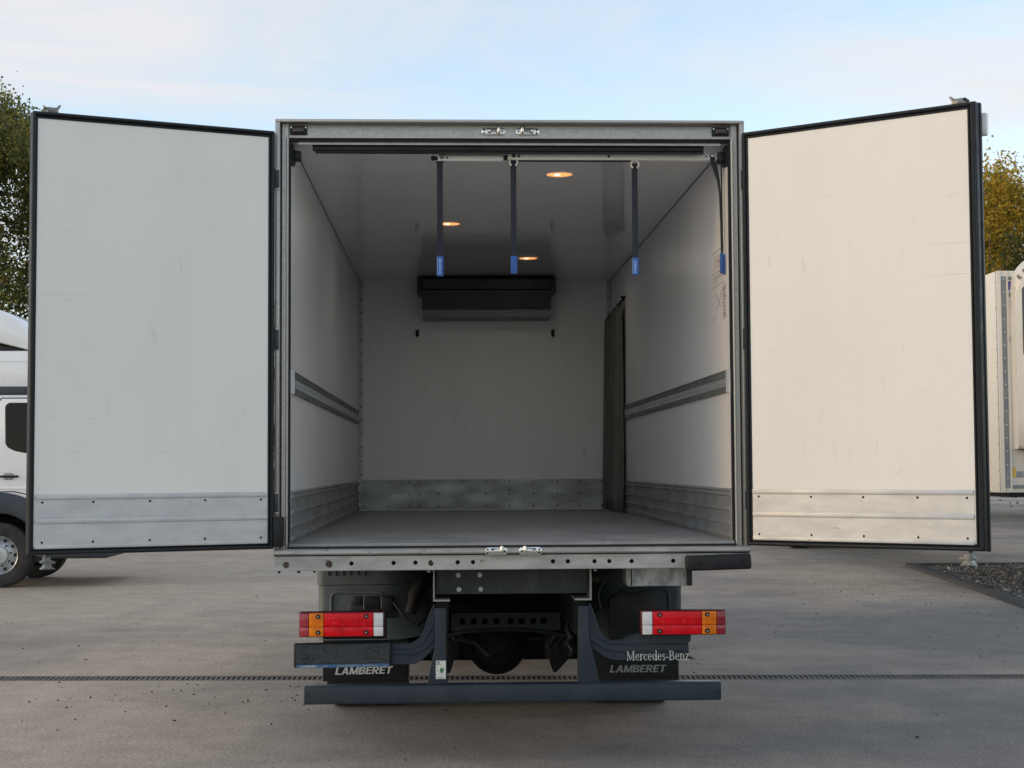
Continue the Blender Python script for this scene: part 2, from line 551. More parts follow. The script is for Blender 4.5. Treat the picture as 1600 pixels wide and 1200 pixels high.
stone_mat('gravel_stone', [(0, (0.05, 0.05, 0.052)), (0.55, (0.12, 0.118, 0.115)), (0.9, (0.24, 0.225, 0.205)), (1, (0.50, 0.48, 0.45))])
stone_mat('pebble_stone', [(0, (0.025, 0.023, 0.022)), (0.7, (0.06, 0.056, 0.052)), (0.9, (0.16, 0.145, 0.13)), (1, (0.52, 0.50, 0.46))])


def leaf_mat(name, stops, trans=0.45):
    M = stone_mat(name, stops)
    n, l = M.node_tree.nodes, M.node_tree.links
    b = n['Principled BSDF']
    b.inputs['Roughness'].default_value = 0.55
    b.inputs['Specular IOR Level'].default_value = 0.25
    tr = n.new('ShaderNodeBsdfTranslucent')
    mx = n.new('ShaderNodeMixShader')
    mx.inputs[0].default_value = trans
    rp = [x for x in n if x.type == 'VALTORGB'][0]
    l.new(rp.outputs['Color'], tr.inputs['Color'])
    l.new(b.outputs['BSDF'], mx.inputs[1])
    l.new(tr.outputs['BSDF'], mx.inputs[2])
    l.new(mx.outputs['Shader'], n['Material Output'].inputs['Surface'])


leaf_mat('leaf_birch', [(0, (0.06, 0.078, 0.028)), (0.45, (0.13, 0.15, 0.05)), (0.78, (0.24, 0.22, 0.062)), (1, (0.42, 0.32, 0.065))], 0.55)
leaf_mat('leaf_autumn', [(0, (0.13, 0.14, 0.026)), (0.3, (0.32, 0.26, 0.04)), (0.65, (0.56, 0.38, 0.05)), (1, (0.72, 0.45, 0.06))], 0.55)
leaf_mat('leaf_green', [(0, (0.030, 0.045, 0.016)), (0.6, (0.065, 0.085, 0.027)), (1, (0.16, 0.15, 0.034))], 0.4)


def ground_material():
    M = bpy.data.materials.new('dusty_asphalt')
    M.use_nodes = True
    n, l = M.node_tree.nodes, M.node_tree.links
    b = n['Principled BSDF']
    b.inputs['Roughness'].default_value = 0.88
    b.inputs['Specular IOR Level'].default_value = 0.3
    t = n.new('ShaderNodeTexCoord')

    def noise(scale, stretch, det, rough, rotz=0.0):
        mp = n.new('ShaderNodeMapping')
        mp.inputs['Scale'].default_value = stretch
        mp.inputs['Rotation'].default_value = (0, 0, rotz)
        no = n.new('ShaderNodeTexNoise')
        no.inputs['Scale'].default_value = scale
        no.inputs['Detail'].default_value = det
        no.inputs['Roughness'].default_value = rough
        l.new(t.outputs['Object'], mp.inputs['Vector'])
        l.new(mp.outputs['Vector'], no.inputs['Vector'])
        return no.outputs['Fac']

    def ramp(f, p0, c0, p1, c1):
        r = n.new('ShaderNodeValToRGB')
        e = r.color_ramp.elements
        e[0].position, e[0].color = p0, (*c0, 1)
        e[1].position, e[1].color = p1, (*c1, 1)
        l.new(f, r.inputs['Fac'])
        return r.outputs['Color']

    def mix(mode, fac, a, bb):
        x = n.new('ShaderNodeMix')
        x.data_type = 'RGBA'
        x.blend_type = mode
        if isinstance(fac, float):
            x.inputs[0].default_value = fac
        else:
            l.new(fac, x.inputs[0])
        l.new(a, x.inputs[6])
        l.new(bb, x.inputs[7])
        return x.outputs[2]

    # painted sun and shade: left and far yard tanned, right greyer, over dusty noise
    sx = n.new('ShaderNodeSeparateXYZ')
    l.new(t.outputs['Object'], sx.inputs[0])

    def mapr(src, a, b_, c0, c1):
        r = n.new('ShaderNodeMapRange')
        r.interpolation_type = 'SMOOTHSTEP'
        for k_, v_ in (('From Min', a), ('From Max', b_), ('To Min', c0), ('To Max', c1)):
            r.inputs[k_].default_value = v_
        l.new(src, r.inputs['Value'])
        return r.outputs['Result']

    def madd(a, b_):
        r = n.new('ShaderNodeMath')
        l.new(a, r.inputs[0])
        l.new(b_, r.inputs[1])
        return r.outputs[0]
    dust_sun_tone = madd(madd(noise(0.22, (1, 1, 1), 6, 0.6), mapr(sx.outputs['X'], -3.0, 4.0, 0.10, -0.10)), mapr(sx.outputs['Y'], 6.0, 13.0, 0.0, 0.09))
    big = ramp(dust_sun_tone, 0.36, (0.200, 0.192, 0.183), 0.64, (0.45, 0.385, 0.312))
    streak = ramp(noise(2.3, (1, 1, 1), 9, 0.72, 0.12), 0.30, (0.80, 0.80, 0.80), 0.70, (1.16, 1.155, 1.15))
    c = mix('MULTIPLY', 1.0, big, streak)
    track = ramp(noise(0.55, (2.6, 0.16, 1), 5, 0.6, -0.55), 0.52, (1, 1, 1), 0.72, (0.78, 0.79, 0.81))
    c = mix('MULTIPLY', 0.45, c, track)
    fine = ramp(noise(45, (1, 1, 1), 6, 0.75), 0.32, (0.52, 0.52, 0.52), 0.68, (1.38, 1.38, 1.38))
    c = mix('MULTIPLY', 1.0, c, fine)
    speck = ramp(noise(170, (1, 1, 1), 2, 0.5), 0.66, (1, 1, 1), 0.72, (0.45, 0.44, 0.43))
    c = mix('MULTIPLY', 0.7, c, speck)
    l.new(c, b.inputs['Base Color'])
    bp = n.new('ShaderNodeBump')
    bp.inputs['Strength'].default_value = 0.35
    bp.inputs['Distance'].default_value = 0.01
    l.new(noise(110, (1, 1, 1), 4, 0.7), bp.inputs['Height'])
    l.new(bp.outputs['Normal'], b.inputs['Normal'])
    MATS['dusty_asphalt'] = M


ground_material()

# ------------------------------------------------------------------ the ground with its drain trench
DRX0, DRY0, DRX1, DRY1 = -40.0, 3.71 + 0.0655 * 40, 40.0, 3.71 - 0.0655 * 40     # drain centre line
DHW = 0.115


def drain_y(x):
    return 3.71 - 0.0655 * x


bm_g = MB()
G = 900.0
xs = [-G, -40, 40, G]
for x0, x1 in zip(xs, xs[1:]):
    for lo, hi in ((-G, -1), (1, G)):
        ya = [drain_y(max(-40, min(40, x))) for x in (x0, x1)]
        if lo < 0:
            v = [(x0, -G, 0), (x1, -G, 0), (x1, ya[1] - DHW, 0), (x0, ya[0] - DHW, 0)]
        else:
            v = [(x0, ya[0] + DHW, 0), (x1, ya[1] + DHW, 0), (x1, G, 0), (x0, G, 0)]
        bm_g.bm.faces.new([bm_g.bm.verts.new(p) for p in v])
bm_g.mi = 1
for x0, x1 in zip(xs, xs[1:]):                       # trench walls and bottom
    ya = [drain_y(max(-40, min(40, x))) for x in (x0, x1)]
    for a, za, bq, zb in ((-DHW, 0, -DHW, -0.15), (-DHW, -0.15, DHW, -0.15), (DHW, -0.15, DHW, 0)):
        v = [(x0, ya[0] + a, za), (x1, ya[1] + a, za), (x1, ya[1] + bq, zb), (x0, ya[0] + bq, zb)]
        f = bm_g.bm.faces.new([bm_g.bm.verts.new(p) for p in v])
        f.material_index = 1
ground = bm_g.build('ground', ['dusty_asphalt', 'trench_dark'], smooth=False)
ground['kind'] = 'structure'

g = MB()
ang = math.atan(-0.0655)
x = -9.0
while x < 10.0:                                      # cross bars of the grating, slots between them
    yc = drain_y(x)
    g.box(x, x + 0.019, yc - DHW + 0.012, yc + DHW - 0.012, -0.03, -0.003)
    x += 0.040
for s in (-1, 1):
    g.prism([(-40, drain_y(-40) + s * DHW - 0.014), (40, drain_y(40) + s * DHW - 0.014), (40, drain_y(40) + s * DHW + 0.014), (-40, drain_y(-40) + s * DHW + 0.014)], 'z', -0.04, 0.003)
grate = g.build('drain_grate', 'iron_grate', smooth=False)
grate['kind'] = 'structure'

# kerb strip and gravel bed on the right
K0, K1 = Vector((6.08, 8.0)), Vector((7.03, 16.3))
k = MB()
d = (K1 - K0).normalized()
nrm = Vector((d.y, -d.x))
Ka = K0 - d * 9
for a, c2 in ((Ka, K1 + d * 0.05),):
    p = [a, c2, c2 + nrm * 0.17, a + nrm * 0.17]
    k.prism([tuple(q) for q in p], 'z', -0.05, 0.055, bev=0.012)
k.box(K1.x + 0.14, 30, K1.y - 0.07, K1.y + 0.05, -0.05, 0.05, bev=0.012)
kerb = k.build('kerb', 'kerb_stone')
kerb['kind'] = 'structure'

rng = np.random.default_rng(7)


def stones(name, pts, sizes, material, flat=0.65, subdiv=1):
    """many small uneven stones joined into one mesh (8-corner lumps)"""
    base = np.array([[1, 0, 0], [-1, 0, 0], [0, 1, 0], [0, -1, 0], [0, 0, 1], [0, 0, -1]], float)
    tri = np.array([[0, 2, 4], [2, 1, 4], [1, 3, 4], [3, 0, 4], [2, 0, 5], [1, 2, 5], [3, 1, 5], [0, 3, 5]])
    n = len(pts)
    V = base[None] * (0.6 + 0.7 * rng.random((n, 6, 1)))
    V = V + rng.normal(0, 0.18, V.shape)
    a = rng.random(n) * 6.283
    ca, sa = np.cos(a), np.sin(a)
    X = V[:, :, 0] * ca[:, None] - V[:, :, 1] * sa[:, None]
    Y = V[:, :, 0] * sa[:, None] + V[:, :, 1] * ca[:, None]
    V = np.stack([X, Y * (0.7 + 0.3 * rng.random((n, 1))), V[:, :, 2] * flat], -1) * sizes[:, None, None]
    V = V + pts[:, None, :]
    F = tri[None] + (np.arange(n) * 6)[:, None, None]
    me = bpy.data.meshes.new(name)
    me.from_pydata(V.reshape(-1, 3).tolist(), [], F.reshape(-1, 3).tolist())
    me.materials.append(MATS[material])
    o = bpy.data.objects.new(name, me)
    COL.objects.link(o)
    return o


def kerb_x(y):
    return K0.x + (y - K0.y) * (K1.x - K0.x) / (K1.y - K0.y)


gb = MB()
gb.grid([[(kerb_x(y) + 0.17 + (22 - kerb_x(y)) * f, y, 0.018 + 0.02 * math.sin(y * 1.7 + f * 40) * min(1, f * 12)) for f in (0, .01, .03, .06, .1, .15, .22, .3, .5, 1)] for y in np.linspace(-0.9, 16.24, 40)])
bed = gb.build('gravel_bed', 'gravel_bed')
bed['kind'] = 'structure'
N = 15000
gy = 8.2 + 8.0 * rng.random(N)
gx = np.array([kerb_x(y) for y in gy]) + 0.22 + rng.random(N) ** 1.3 * 5.0
keep = rng.random(N) < np.clip((gx - np.array([kerb_x(y) for y in gy]) - 0.1) * 1.1 + 0.12, 0, 1)
far = gy > 15.1
keep &= ~(far & (rng.random(N) < 0.75))
gx, gy = gx[keep], gy[keep]
gp = np.stack([gx, gy, 0.03 + 0.012 * rng.random(len(gx))], -1)
tag(stones('gravel', gp, 0.014 + 0.022 * rng.random(len(gx)) ** 2, 'gravel_stone'), 'dark grey gravel heaped behind the kerb on the right', 'gravel', kind='stuff')

N = 2000
px_ = np.concatenate([rng.uniform(-7, 9, 1200), rng.normal(5.2, 0.8, 550), rng.normal(-1.9, 0.9, 250)])
py_ = np.concatenate([rng.uniform(-4.5, 15, 1200), rng.normal(11.5, 2.2, 550), rng.normal(2.9, 0.45, 250)])
pp = np.stack([px_, py_, np.full(N, 0.004)], -1)
tag(stones('pebbles', pp, 0.003 + 0.009 * rng.random(N) ** 4, 'pebble_stone'), 'loose small pebbles scattered over the dusty yard', 'pebbles', kind='stuff')

# ------------------------------------------------------------------ trees
def make_tree(name, base, height, crown_lo, rx, leafmat, label, seed, n_leaf=26000, leaf=0.085, droop=0.25, rzf=1.0, group=None, gap=1.0):
    rnd = random.Random(seed)
    rg = np.random.default_rng(seed)
    root = empty(name, base)
    tk = MB()
    path, rr = [], []
    dx, dy = rnd.uniform(-.4, .4), rnd.uniform(-.4, .4)
    for i in range(9):
        f = i / 8
        path.append((dx * f * f + 0.12 * math.sin(f * 5 + seed), dy * f * f + 0.1 * math.cos(f * 4 + seed), -0.1 + (height * 0.94 + 0.1) * f))
        rr.append(max(0.02, height * 0.019 * (1 - f) ** 0.8 + 0.012))
    tk.tube(path, rr, n=9)
    anchors = []
    nl = 34
    for i in range(nl):
        f = crown_lo + (0.97 - crown_lo) * (i + rnd.random()) / nl
        a = i * 2.4 + rnd.uniform(-.5, .5)
        k_ = min(8, int(f * 8))
        z = height * 0.94 * f
        bx = path[min(8, round(f * 8))]
        prof = math.sin(math.pi * min(1, max(0.0, (f - crown_lo) / (1.02 - crown_lo))) ** 0.75) ** 0.7
        L = rx * (0.35 + 0.65 * prof) * rnd.uniform(0.65, 1.12)
        pts = []
        for j in range(6):
            t = j / 5
            pts.append((bx[0] + math.cos(a) * L * t, bx[1] + math.sin(a) * L * t, z + L * (0.55 * t - (0.25 + droop) * t * t)))
        tk.tube(pts, [0.05 * (1 - j / 6) * height / 11 + 0.008 for j in range(6)], n=5)
        for j in range(2, 6):
            p = pts[j]
            for s in range(3):
                a2 = a + rnd.uniform(-1.3, 1.3)
                l2 = rx * rnd.uniform(0.12, 0.33)
                q = [p, (p[0] + math.cos(a2) * l2 * .6, p[1] + math.sin(a2) * l2 * .6, p[2] + l2 * rnd.uniform(-.1, .5)),
                     (p[0] + math.cos(a2) * l2, p[1] + math.sin(a2) * l2, p[2] + l2 * rnd.uniform(-.6, .5) - droop * l2)]
                tk.tube(q, [0.012, 0.009, 0.005], n=4, caps=False)
                anchors += [q[1], q[2]]
            anchors.append(p)
    tk.build('trunk', 'bark', root)
    A = np.array(anchors)
    w = rg.random(len(A)) ** (1.6 * gap) + 0.05
    idx = rg.choice(len(A), n_leaf, p=w / w.sum())
    sp = rx * 0.075
    P = A[idx] + rg.normal(0, 1, (n_leaf, 3)) * np.array([sp, sp, sp * (0.9 + droop)]) - np.array([0, 0, droop * 0.25])
    # leaf quads: pointed rhombs at random attitudes
    d1 = rg.normal(0, 1, (n_leaf, 3))
    d1[:, 2] -= droop * 1.5
    d1 /= np.linalg.norm(d1, axis=1, keepdims=True)
    d2 = np.cross(d1, rg.normal(0, 1, (n_leaf, 3)))
    d2 /= np.linalg.norm(d2, axis=1, keepdims=True)
    s = leaf * (0.6 + 0.7 * rg.random((n_leaf, 1)))
    V = np.stack([P - d1 * s * .6, P + d2 * s * .36, P + d1 * s * .6, P - d2 * s * .36], 1)
    F = np.arange(n_leaf * 4).reshape(-1, 4)
    me = bpy.data.meshes.new('crown')
    me.from_pydata(V.reshape(-1, 3).tolist(), [], F.tolist())
    me.materials.append(MATS[leafmat])
    o = bpy.data.objects.new('crown', me)
    COL.objects.link(o)
    o.parent = root
    tag(root, label, 'tree', group)
    return root


make_tree('birch_tree', (-11.6, 28.0, 0), 11.3, 0.22, 2.9, 'leaf_birch', 'tall loose birch behind the white parked truck, sky showing through its leaves', 3, 150000, 0.080, 0.5, group='trees on the left')
make_tree('birch_tree', (-16.2, 31.0, 0), 12.0, 0.2, 3.2, 'leaf_birch', 'birch further left and behind, mostly outside the picture', 11, 16000, 0.11, 0.5, group='trees on the left')
make_tree('leafy_tree', (-8.6, 37.0, 0), 8.6, 0.10, 3.6, 'leaf_green', 'lower dark green tree filling in behind the birch', 5, 22000, 0.12, 0.2, group='trees on the left')
make_tree('autumn_tree', (19.4, 40.0, 0), 11.0, 0.16, 4.3, 'leaf_autumn', 'broad yellowing tree above the white semi-trailer', 8, 150000, 0.105, 0.1, group='trees on the right')
make_tree('leafy_tree', (15.2, 44.0, 0), 9.2, 0.12, 4.0, 'leaf_green', 'dark green tree standing behind the yellowing one, mostly hidden by the open door', 9, 24000, 0.13, 0.1, group='trees on the right')
make_tree('leafy_tree', (17.5, 34.5, 0), 7.9, 0.1, 3.0, 'leaf_green', 'low dark green tree directly above the trailer roof edge', 21, 60000, 0.09, 0.1, group='trees on the right')

# ------------------------------------------------------------------ the refrigerated truck
truck = empty('refrigerated_truck', (0, 0, 0))
tag(truck, 'white refrigerated box truck seen from behind with both rear doors swung open', 'truck')
XI, ZC, ZF, YB = 1.222, 3.459, 1.235, 6.40          # inner half width, ceiling, floor, bulkhead
T = truck


def rivets_y(mb, pts, r=0.007, h=0.004):
    """rivet heads on a face that looks to -y"""
    for x, y, z in pts:
        mb.cyl((x, y, z), (x, y - h, z), r, r * 0.6, n=8)


# --- walls, roof, bulkhead, floor of the box
def side_wall(s):
    w = MB().box(min(s * XI, s * 1.290), max(s * XI, s * 1.290), 0.10, 6.47, 1.15, 3.54).build('side_wall', 'grp_inner', T, smooth=False)
    # kick plate: extruded ridged section
    prof = []
    zz = [(1.237, .006), (1.250, .004), (1.256, .018), (1.272, .018), (1.276, .003), (1.318, .004), (1.326, .017), (1.338, .017), (1.341, .003),
          (1.392, .004), (1.402, .018), (1.416, .018), (1.419, .003), (1.476, .004), (1.486, .018), (1.500, .018), (1.503, .003), (1.512, .012), (1.522, .004)]
    poly = [(s * (XI - o), z) for z, o in zz] + [(s * (XI + 0.002), 1.522), (s * (XI + 0.002), 1.237)]
    MB().prism(poly, 'y', 0.104, 6.388).build('kick_plate', 'aluminium_dull', w, angle=20)
    # cargo rail with two rows of slots
    m_ = MB()
    ye = 6.30 if s < 0 else 6.30
    X = lambda o: s * (XI - o)

    def bx(o0, o1, y0, y1, z0, z1):
        m_.box(min(X(o0), X(o1)), max(X(o0), X(o1)), y0, y1, z0, z1)
    m_.mi = 2
    bx(-0.001, 0.003, 0.13, ye, 2.062, 2.186)
    m_.mi = 1
    bx(0.003, 0.012, 0.13, ye, 2.150, 2.186)
    bx(0.003, 0.012, 0.13, ye, 2.062, 2.096)
    bx(0.012, 0.016, 0.13, ye, 2.180, 2.186)
    bx(0.012, 0.016, 0.13, ye, 2.062, 2.068)
    m_.mi = 0
    y = 0.15
    while y < ye - 0.03:
        bx(0.003, 0.0068, y, y + 0.015, 2.096, 2.150)
        y += 0.046
    bx(0.006, 0.008, 0.13, ye, 2.120, 2.126)
    m_.build('cargo_rail', ['aluminium', 'rail_dark', 'dark_steel'], w, smooth=False)
    bx2 = MB()
    bx2.box(min(X(0.0), X(0.020)), max(X(0.0), X(0.020)), 0.118, 0.131, 2.058, 2.190)
    bx2.build('rail_end_cap', 'aluminium', w, smooth=False)
    # corner trim on the wall side
    ct = MB()
    ct.box(min(X(0), X(0.006)), max(X(0), X(0.006)), 6.30, 6.398, 1.53, 3.455)
    for i in range(22):
        z = 1.58 + i * 0.085
        if z < 3.4:
            ct.mi = 1
            ct.cyl((X(0.006), 6.345, z), (X(0.010), 6.345, z), 0.008, n=8)
            ct.mi = 0
    ct.build('corner_trim', ['trim_grey', 'black_plastic'], w, smooth=False)
    return w


for s in (-1, 1):
    wl_ = side_wall(s)
    if s > 0:
        right_wall = wl_
    MB().box(min(s * 1.290, s * 1.298), max(s * 1.290, s * 1.298), 0.082, 6.47, 1.10, 3.552).build('outer_skin', 'gelcoat', T, smooth=False)

roof = MB().box(-XI, XI, 0.10, 6.40, ZC, 3.54).build('roof_panel', 'grp_ceiling', T, smooth=False)
MB().box(-1.298, 1.298, 0.082, 6.47, 3.5525, 3.566).build('roof_skin', 'gelcoat', T, smooth=False)
MB().box(-1.289, 1.289, 0.11, 6.46, 3.5405, 3.552).build('roof_core', 'grp_white', T, smooth=False)
for s in (-1, 1):
    js = MB()
    segs = [(0.30, 0.55), (0.56, 1.9), (1.94, 2.5), (2.51, 3.3), (3.36, 4.4), (4.45, 6.35)]
    for a, b_ in segs:
        js.box(min(s * XI, s * (XI - 0.004)), max(s * XI, s * (XI - 0.004)), a, b_, ZC - 0.004, ZC - 0.0005)
    js.build('joint_seal', 'black_plastic', roof, smooth=False)

bulk = MB().box(-XI, XI, YB, 6.47, 1.15, ZC).build('bulkhead', 'grp_inner', T, smooth=False)
for x0, x1 in ((-1.205, -0.692), (-0.688, 1.205)):
    kp = MB().box(x0, x1, YB - 0.006, YB - 0.0005, 1.245, 1.53)
    kp.mi = 1
    xs_ = [x for x in (-1.16, -0.93, -0.735, -0.64, -0.46, -0.23, 0.0, 0.23, 0.46, 0.69, 0.90, 1.12) if x0 < x < x1]
    rivets_y(kp, [(x, YB - 0.006, z) for x in xs_ for z in (1.275, 1.39, 1.505)], 0.008)
    kp.build('kick_panel', ['aluminium_dull', 'black_plastic'], bulk, smooth=False)
for s in (-1, 1):
    ct = MB().box(min(s * 1.2155, s * 1.178), max(s * 1.2155, s * 1.178), YB - 0.008, YB - 0.0005, 1.532, 3.455)
    ct.mi = 1
    rivets_y(ct, [(s * 1.197, YB - 0.008, 1.58 + i * 0.13) for i in range(15)], 0.008)
    ct.build('corner_trim', ['trim_grey', 'black_plastic'], bulk, smooth=False)
for x in (-0.655, 0.655):
    hk = MB()
    hk.box(x - 0.016, x + 0.016, YB - 0.012, YB - 0.0005, 2.91, 2.975, 0.004)
    hk.tube([(x, YB - 0.012, 2.955), (x, YB - 0.05, 2.95), (x, YB - 0.06, 2.925), (x, YB - 0.045, 2.905), (x, YB - 0.02, 2.91)], 0.007, n=8)
    hk.build('hook', 'black_plastic', bulk)
floor = MB().box(-XI + 0.0005, XI - 0.0005, 0.035, 6.3995, 1.15, ZF).build('cargo_floor', 'floor_grip', T, smooth=False)

# --- rear frame
for s in (-1, 1):
    B = lambda mb, a, b_, *r: mb.box(min(s * a, s * b_), max(s * a, s * b_), *r)
    p = MB()
    B(p, 1.300, 1.273, 0.0, 0.08, 1.209, 3.553, 0.003)
    B(p, 1.273, 1.233, 0.048, 0.10, 1.209, 3.553)
    B(p, 1.262, 1.256, 0.040, 0.05, 1.212, 3.55)
    p.tube([(s * 1.237, 0.044, 1.212), (s * 1.237, 0.044, 3.474)], 0.008, n=10)
    p.mi = 1
    B(p, 1.2325, 1.2215, 0.058, 0.099, 1.237, 3.47)
    p.box(min(s * 1.2725, s * 1.266), max(s * 1.2725, s * 1.266), 0.043, 0.0478, 1.212, 3.55)
    po = p.build('frame_post', ['stainless', 'black_rubber'], T)
    for z0, z1 in ((3.185, 3.284), (2.293, 2.403), (1.411, 1.508)):
        h = MB()
        B(h, 1.301, 1.276, -0.012, -0.0005, z0, z1, 0.003)
        B(h, 1.294, 1.282, -0.018, -0.0122, z0 + 0.014, z1 - 0.014, 0.002)
        h.cyl((s * 1.303, -0.012, z0 - 0.006), (s * 1.303, -0.012, z1 + 0.006), 0.009, n=10)
        h.mi = 1
        B(h, 1.302, 1.274, -0.006, -0.0004, z1 + 0.001, z1 + 0.008)
        B(h, 1.302, 1.274, -0.006, -0.0004, z0 - 0.008, z0 - 0.001)
        h.build('hinge', ['cab_trim', 'stainless'], po)
    if s < 0:
        bk = MB()
        B(bk, 1.297, 1.246, -0.062, -0.001, 1.224, 1.386, 0.006)
        bk.build('rubber_buffer', 'black_rubber', po)

h = MB()
h.box(-1.300, 1.300, 0.0, 0.08, 3.5535, 3.570, 0.003)
h.box(-1.2725, 1.2725, 0.072, 0.10, 3.478, 3.553)
h.box(-1.230, 1.230, 0.046, 0.0718, 3.4735, 3.482, 0.002)
h.mi = 1
h.box(-1.2210, 1.2210, 0.066, 0.0995, 3.4595, 3.473)
h.mi = 0
h.box(-1.18, 1.18, 0.085, 0.0995, 3.445, 3.459)
header = h.build('frame_header', ['stainless', 'black_rubber'], T)


def keeper(parent, x0, x1, y, z, flip):
    """latch keeper: rounded plate, screws, knob, pin and upright roller"""
    c, w = (x0 + x1) / 2, (x1 - x0) / 2
    d_ = -1 if flip else 1
    k_ = MB()
    poly = []
    for i in range(24):
        t = 2 * math.pi * i / 24
        poly.append((c + math.copysign(w - 0.021, math.cos(t)) + 0.021 * math.cos(t), z + 0.021 * math.sin(t)))
    k_.prism(poly, 'y', y, y - 0.006, bev=0.0015)
    k_.cyl((c - d_ * 0.022, y - 0.006, z), (c - d_ * 0.022, y - 0.030, z), 0.012, 0.006, n=14)
    k_.tube([(c - d_ * 0.02, y - 0.024, z), (c + d_ * 0.03, y - 0.024, z)], 0.0035, n=8)
    k_.lathe([(0.001, -0.024), (0.0085, -0.022), (0.0115, -0.010), (0.0120, 0.0), (0.0115, 0.010), (0.0085, 0.022), (0.001, 0.024)], (c + d_ * 0.030, y - 0.024, z + 0.006), 'z', 14, close=False)
    k_.box(c + d_ * 0.030 - 0.007, c + d_ * 0.030 + 0.007, y - 0.024, y - 0.005, z - 0.014, z + 0.014)
    k_.mi = 1
    for ox, oz in ((-d_ * (w - 0.016), 0.009), (-d_ * (w - 0.016), -0.009), (d_ * (w - 0.017), 0)):
        k_.cyl((c + ox, y - 0.0055, z + oz), (c + ox, y - 0.0085, z + oz), 0.0055, n=10)
    k_.box(c - d_ * 0.006 - 0.024, c - d_ * 0.006 + 0.024, y - 0.0075, y - 0.0058, z + 0.010, z + 0.015)
    k_.build('latch_keeper', ['chrome', 'black_plastic'], parent)


keeper(header, -0.164, -0.029, 0.072, 3.518, False)
keeper(header, 0.028, 0.162, 0.072, 3.518, True)
for s in (-1, 1):
    ml = MB()
    x0, x1 = (-1.226, -1.130) if s < 0 else (1.130, 1.226)
    ml.box(x0, x1, 0.058, 0.0715, 3.495, 3.545, 0.004)
    ml.mi = 1
    ml.box(x0 + 0.016, x1 - 0.016, 0.044, 0.058, 3.503, 3.539, 0.004)
    ml.mi = 2
    for ox in (x0 + 0.008, x1 - 0.008):
        ml.cyl((ox, 0.058, 3.534), (ox, 0.055, 3.534), 0.004, n=8)
    ml.build('marker_lamp', ['black_plastic', 'marker_red', 'chrome'], header)

sl = MB()
lip = [(0.034, 1.178), (0.034, 1.209), (-0.040, 1.2095), (-0.052, 1.206), (-0.058, 1.199), (-0.058, 1.187), (-0.052, 1.180), (-0.040, 1.178)]
sl.prism(lip, 'x', -1.298, 1.296)
holes = [(-1.231, 1.130, .013), (-1.000, 1.131, .014), (-.879, 1.131, .012), (-.651, 1.132, .012), (-.533, 1.133, .012), (-.450, 1.133, .011), (-.304, 1.133, .012),
         (-.221, 1.133, .012), (.214, 1.134, .012), (.295, 1.134, .012), (.441, 1.133, .012), (.522, 1.133, .012), (.644, 1.132, .012), (.872, 1.132, .012), (1.10, 1.13, .011), (1.23, 1.13, .011)]
sl.holed_plate(-1.296, 1.294, 1.096, 1.171, -0.030, 0.006, holes)
sl.box(-1.296, 1.294, -0.0245, 0.030, 1.092, 1.0958)
sl.mi = 1
sl.box(-1.296, 1.294, -0.0200, 0.034, 1.1713, 1.1778)  # gap under the lip made black to deepen its shade
sl.box(-1.295, 1.293, 0.031, 0.0345, 1.096, 1.171)
sl.box(-1.225, 1.225, 0.0, 0.0345, 1.2098, 1.221)
sl.mi = 0
sl.box(-1.2955, -1.2925, -0.0295, 0.03, 1.096, 1.171)
sl.box(1.2905, 1.2935, -0.0295, 0.03, 1.096, 1.171)
sill = sl.build('frame_sill', ['sill_metal', 'black_rubber'], T)
for (hx, hz, hr) in holes[:2] + holes[5:6]:
    bt = MB()
    bt.cyl((hx, -0.024, hz), (hx, -0.033, hz), hr * 0.82, n=6)
    n_ = 20
    bt.mi = 1
    rs_ = random.Random(int(hx * 100))
    bt.prism([(hx + (hr * (1.12 + 0.45 * rs_.random())) * math.cos(i * 6.2832 / n_), hz - 0.003 + (hr * (1.12 + 0.5 * rs_.random())) * math.sin(i * 6.2832 / n_)) for i in range(n_)], 'y', -0.0302, -0.0308)
    bt.build('rusted_bolt', ['rust', 'rust'], sill)
keeper(sill, -0.158, -0.032, -0.058, 1.193, False)
keeper(sill, 0.026, 0.155, -0.058, 1.193, True)
bf = MB()
bf.box(-0.178, 0.178, -0.095, -0.031, -0.041, 0.041, 0.012, 3)
bf.mi = 1
for ox in (-0.11, 0.125):
    bf.cyl((ox, -0.0952, 0), (ox, -0.0962, 0), 0.012, n=12)
bf.build('rubber_buffer', ['black_rubber', 'dark_steel'], sill, loc=(1.113, 0, 1.124), rot=(0, R(-1.6), 0))
for x, w in ((-1.27, .010), (-1.165, .012), (-1.08, .008)):
    MB().cyl((x, -0.01, 1.0918), (x, -0.01, 1.080), w, w * 0.5, n=8).build('drain_nub', 'dark_steel', sill)

# --- the two open doors
DZ0, DZ1 = 1.212, 3.497


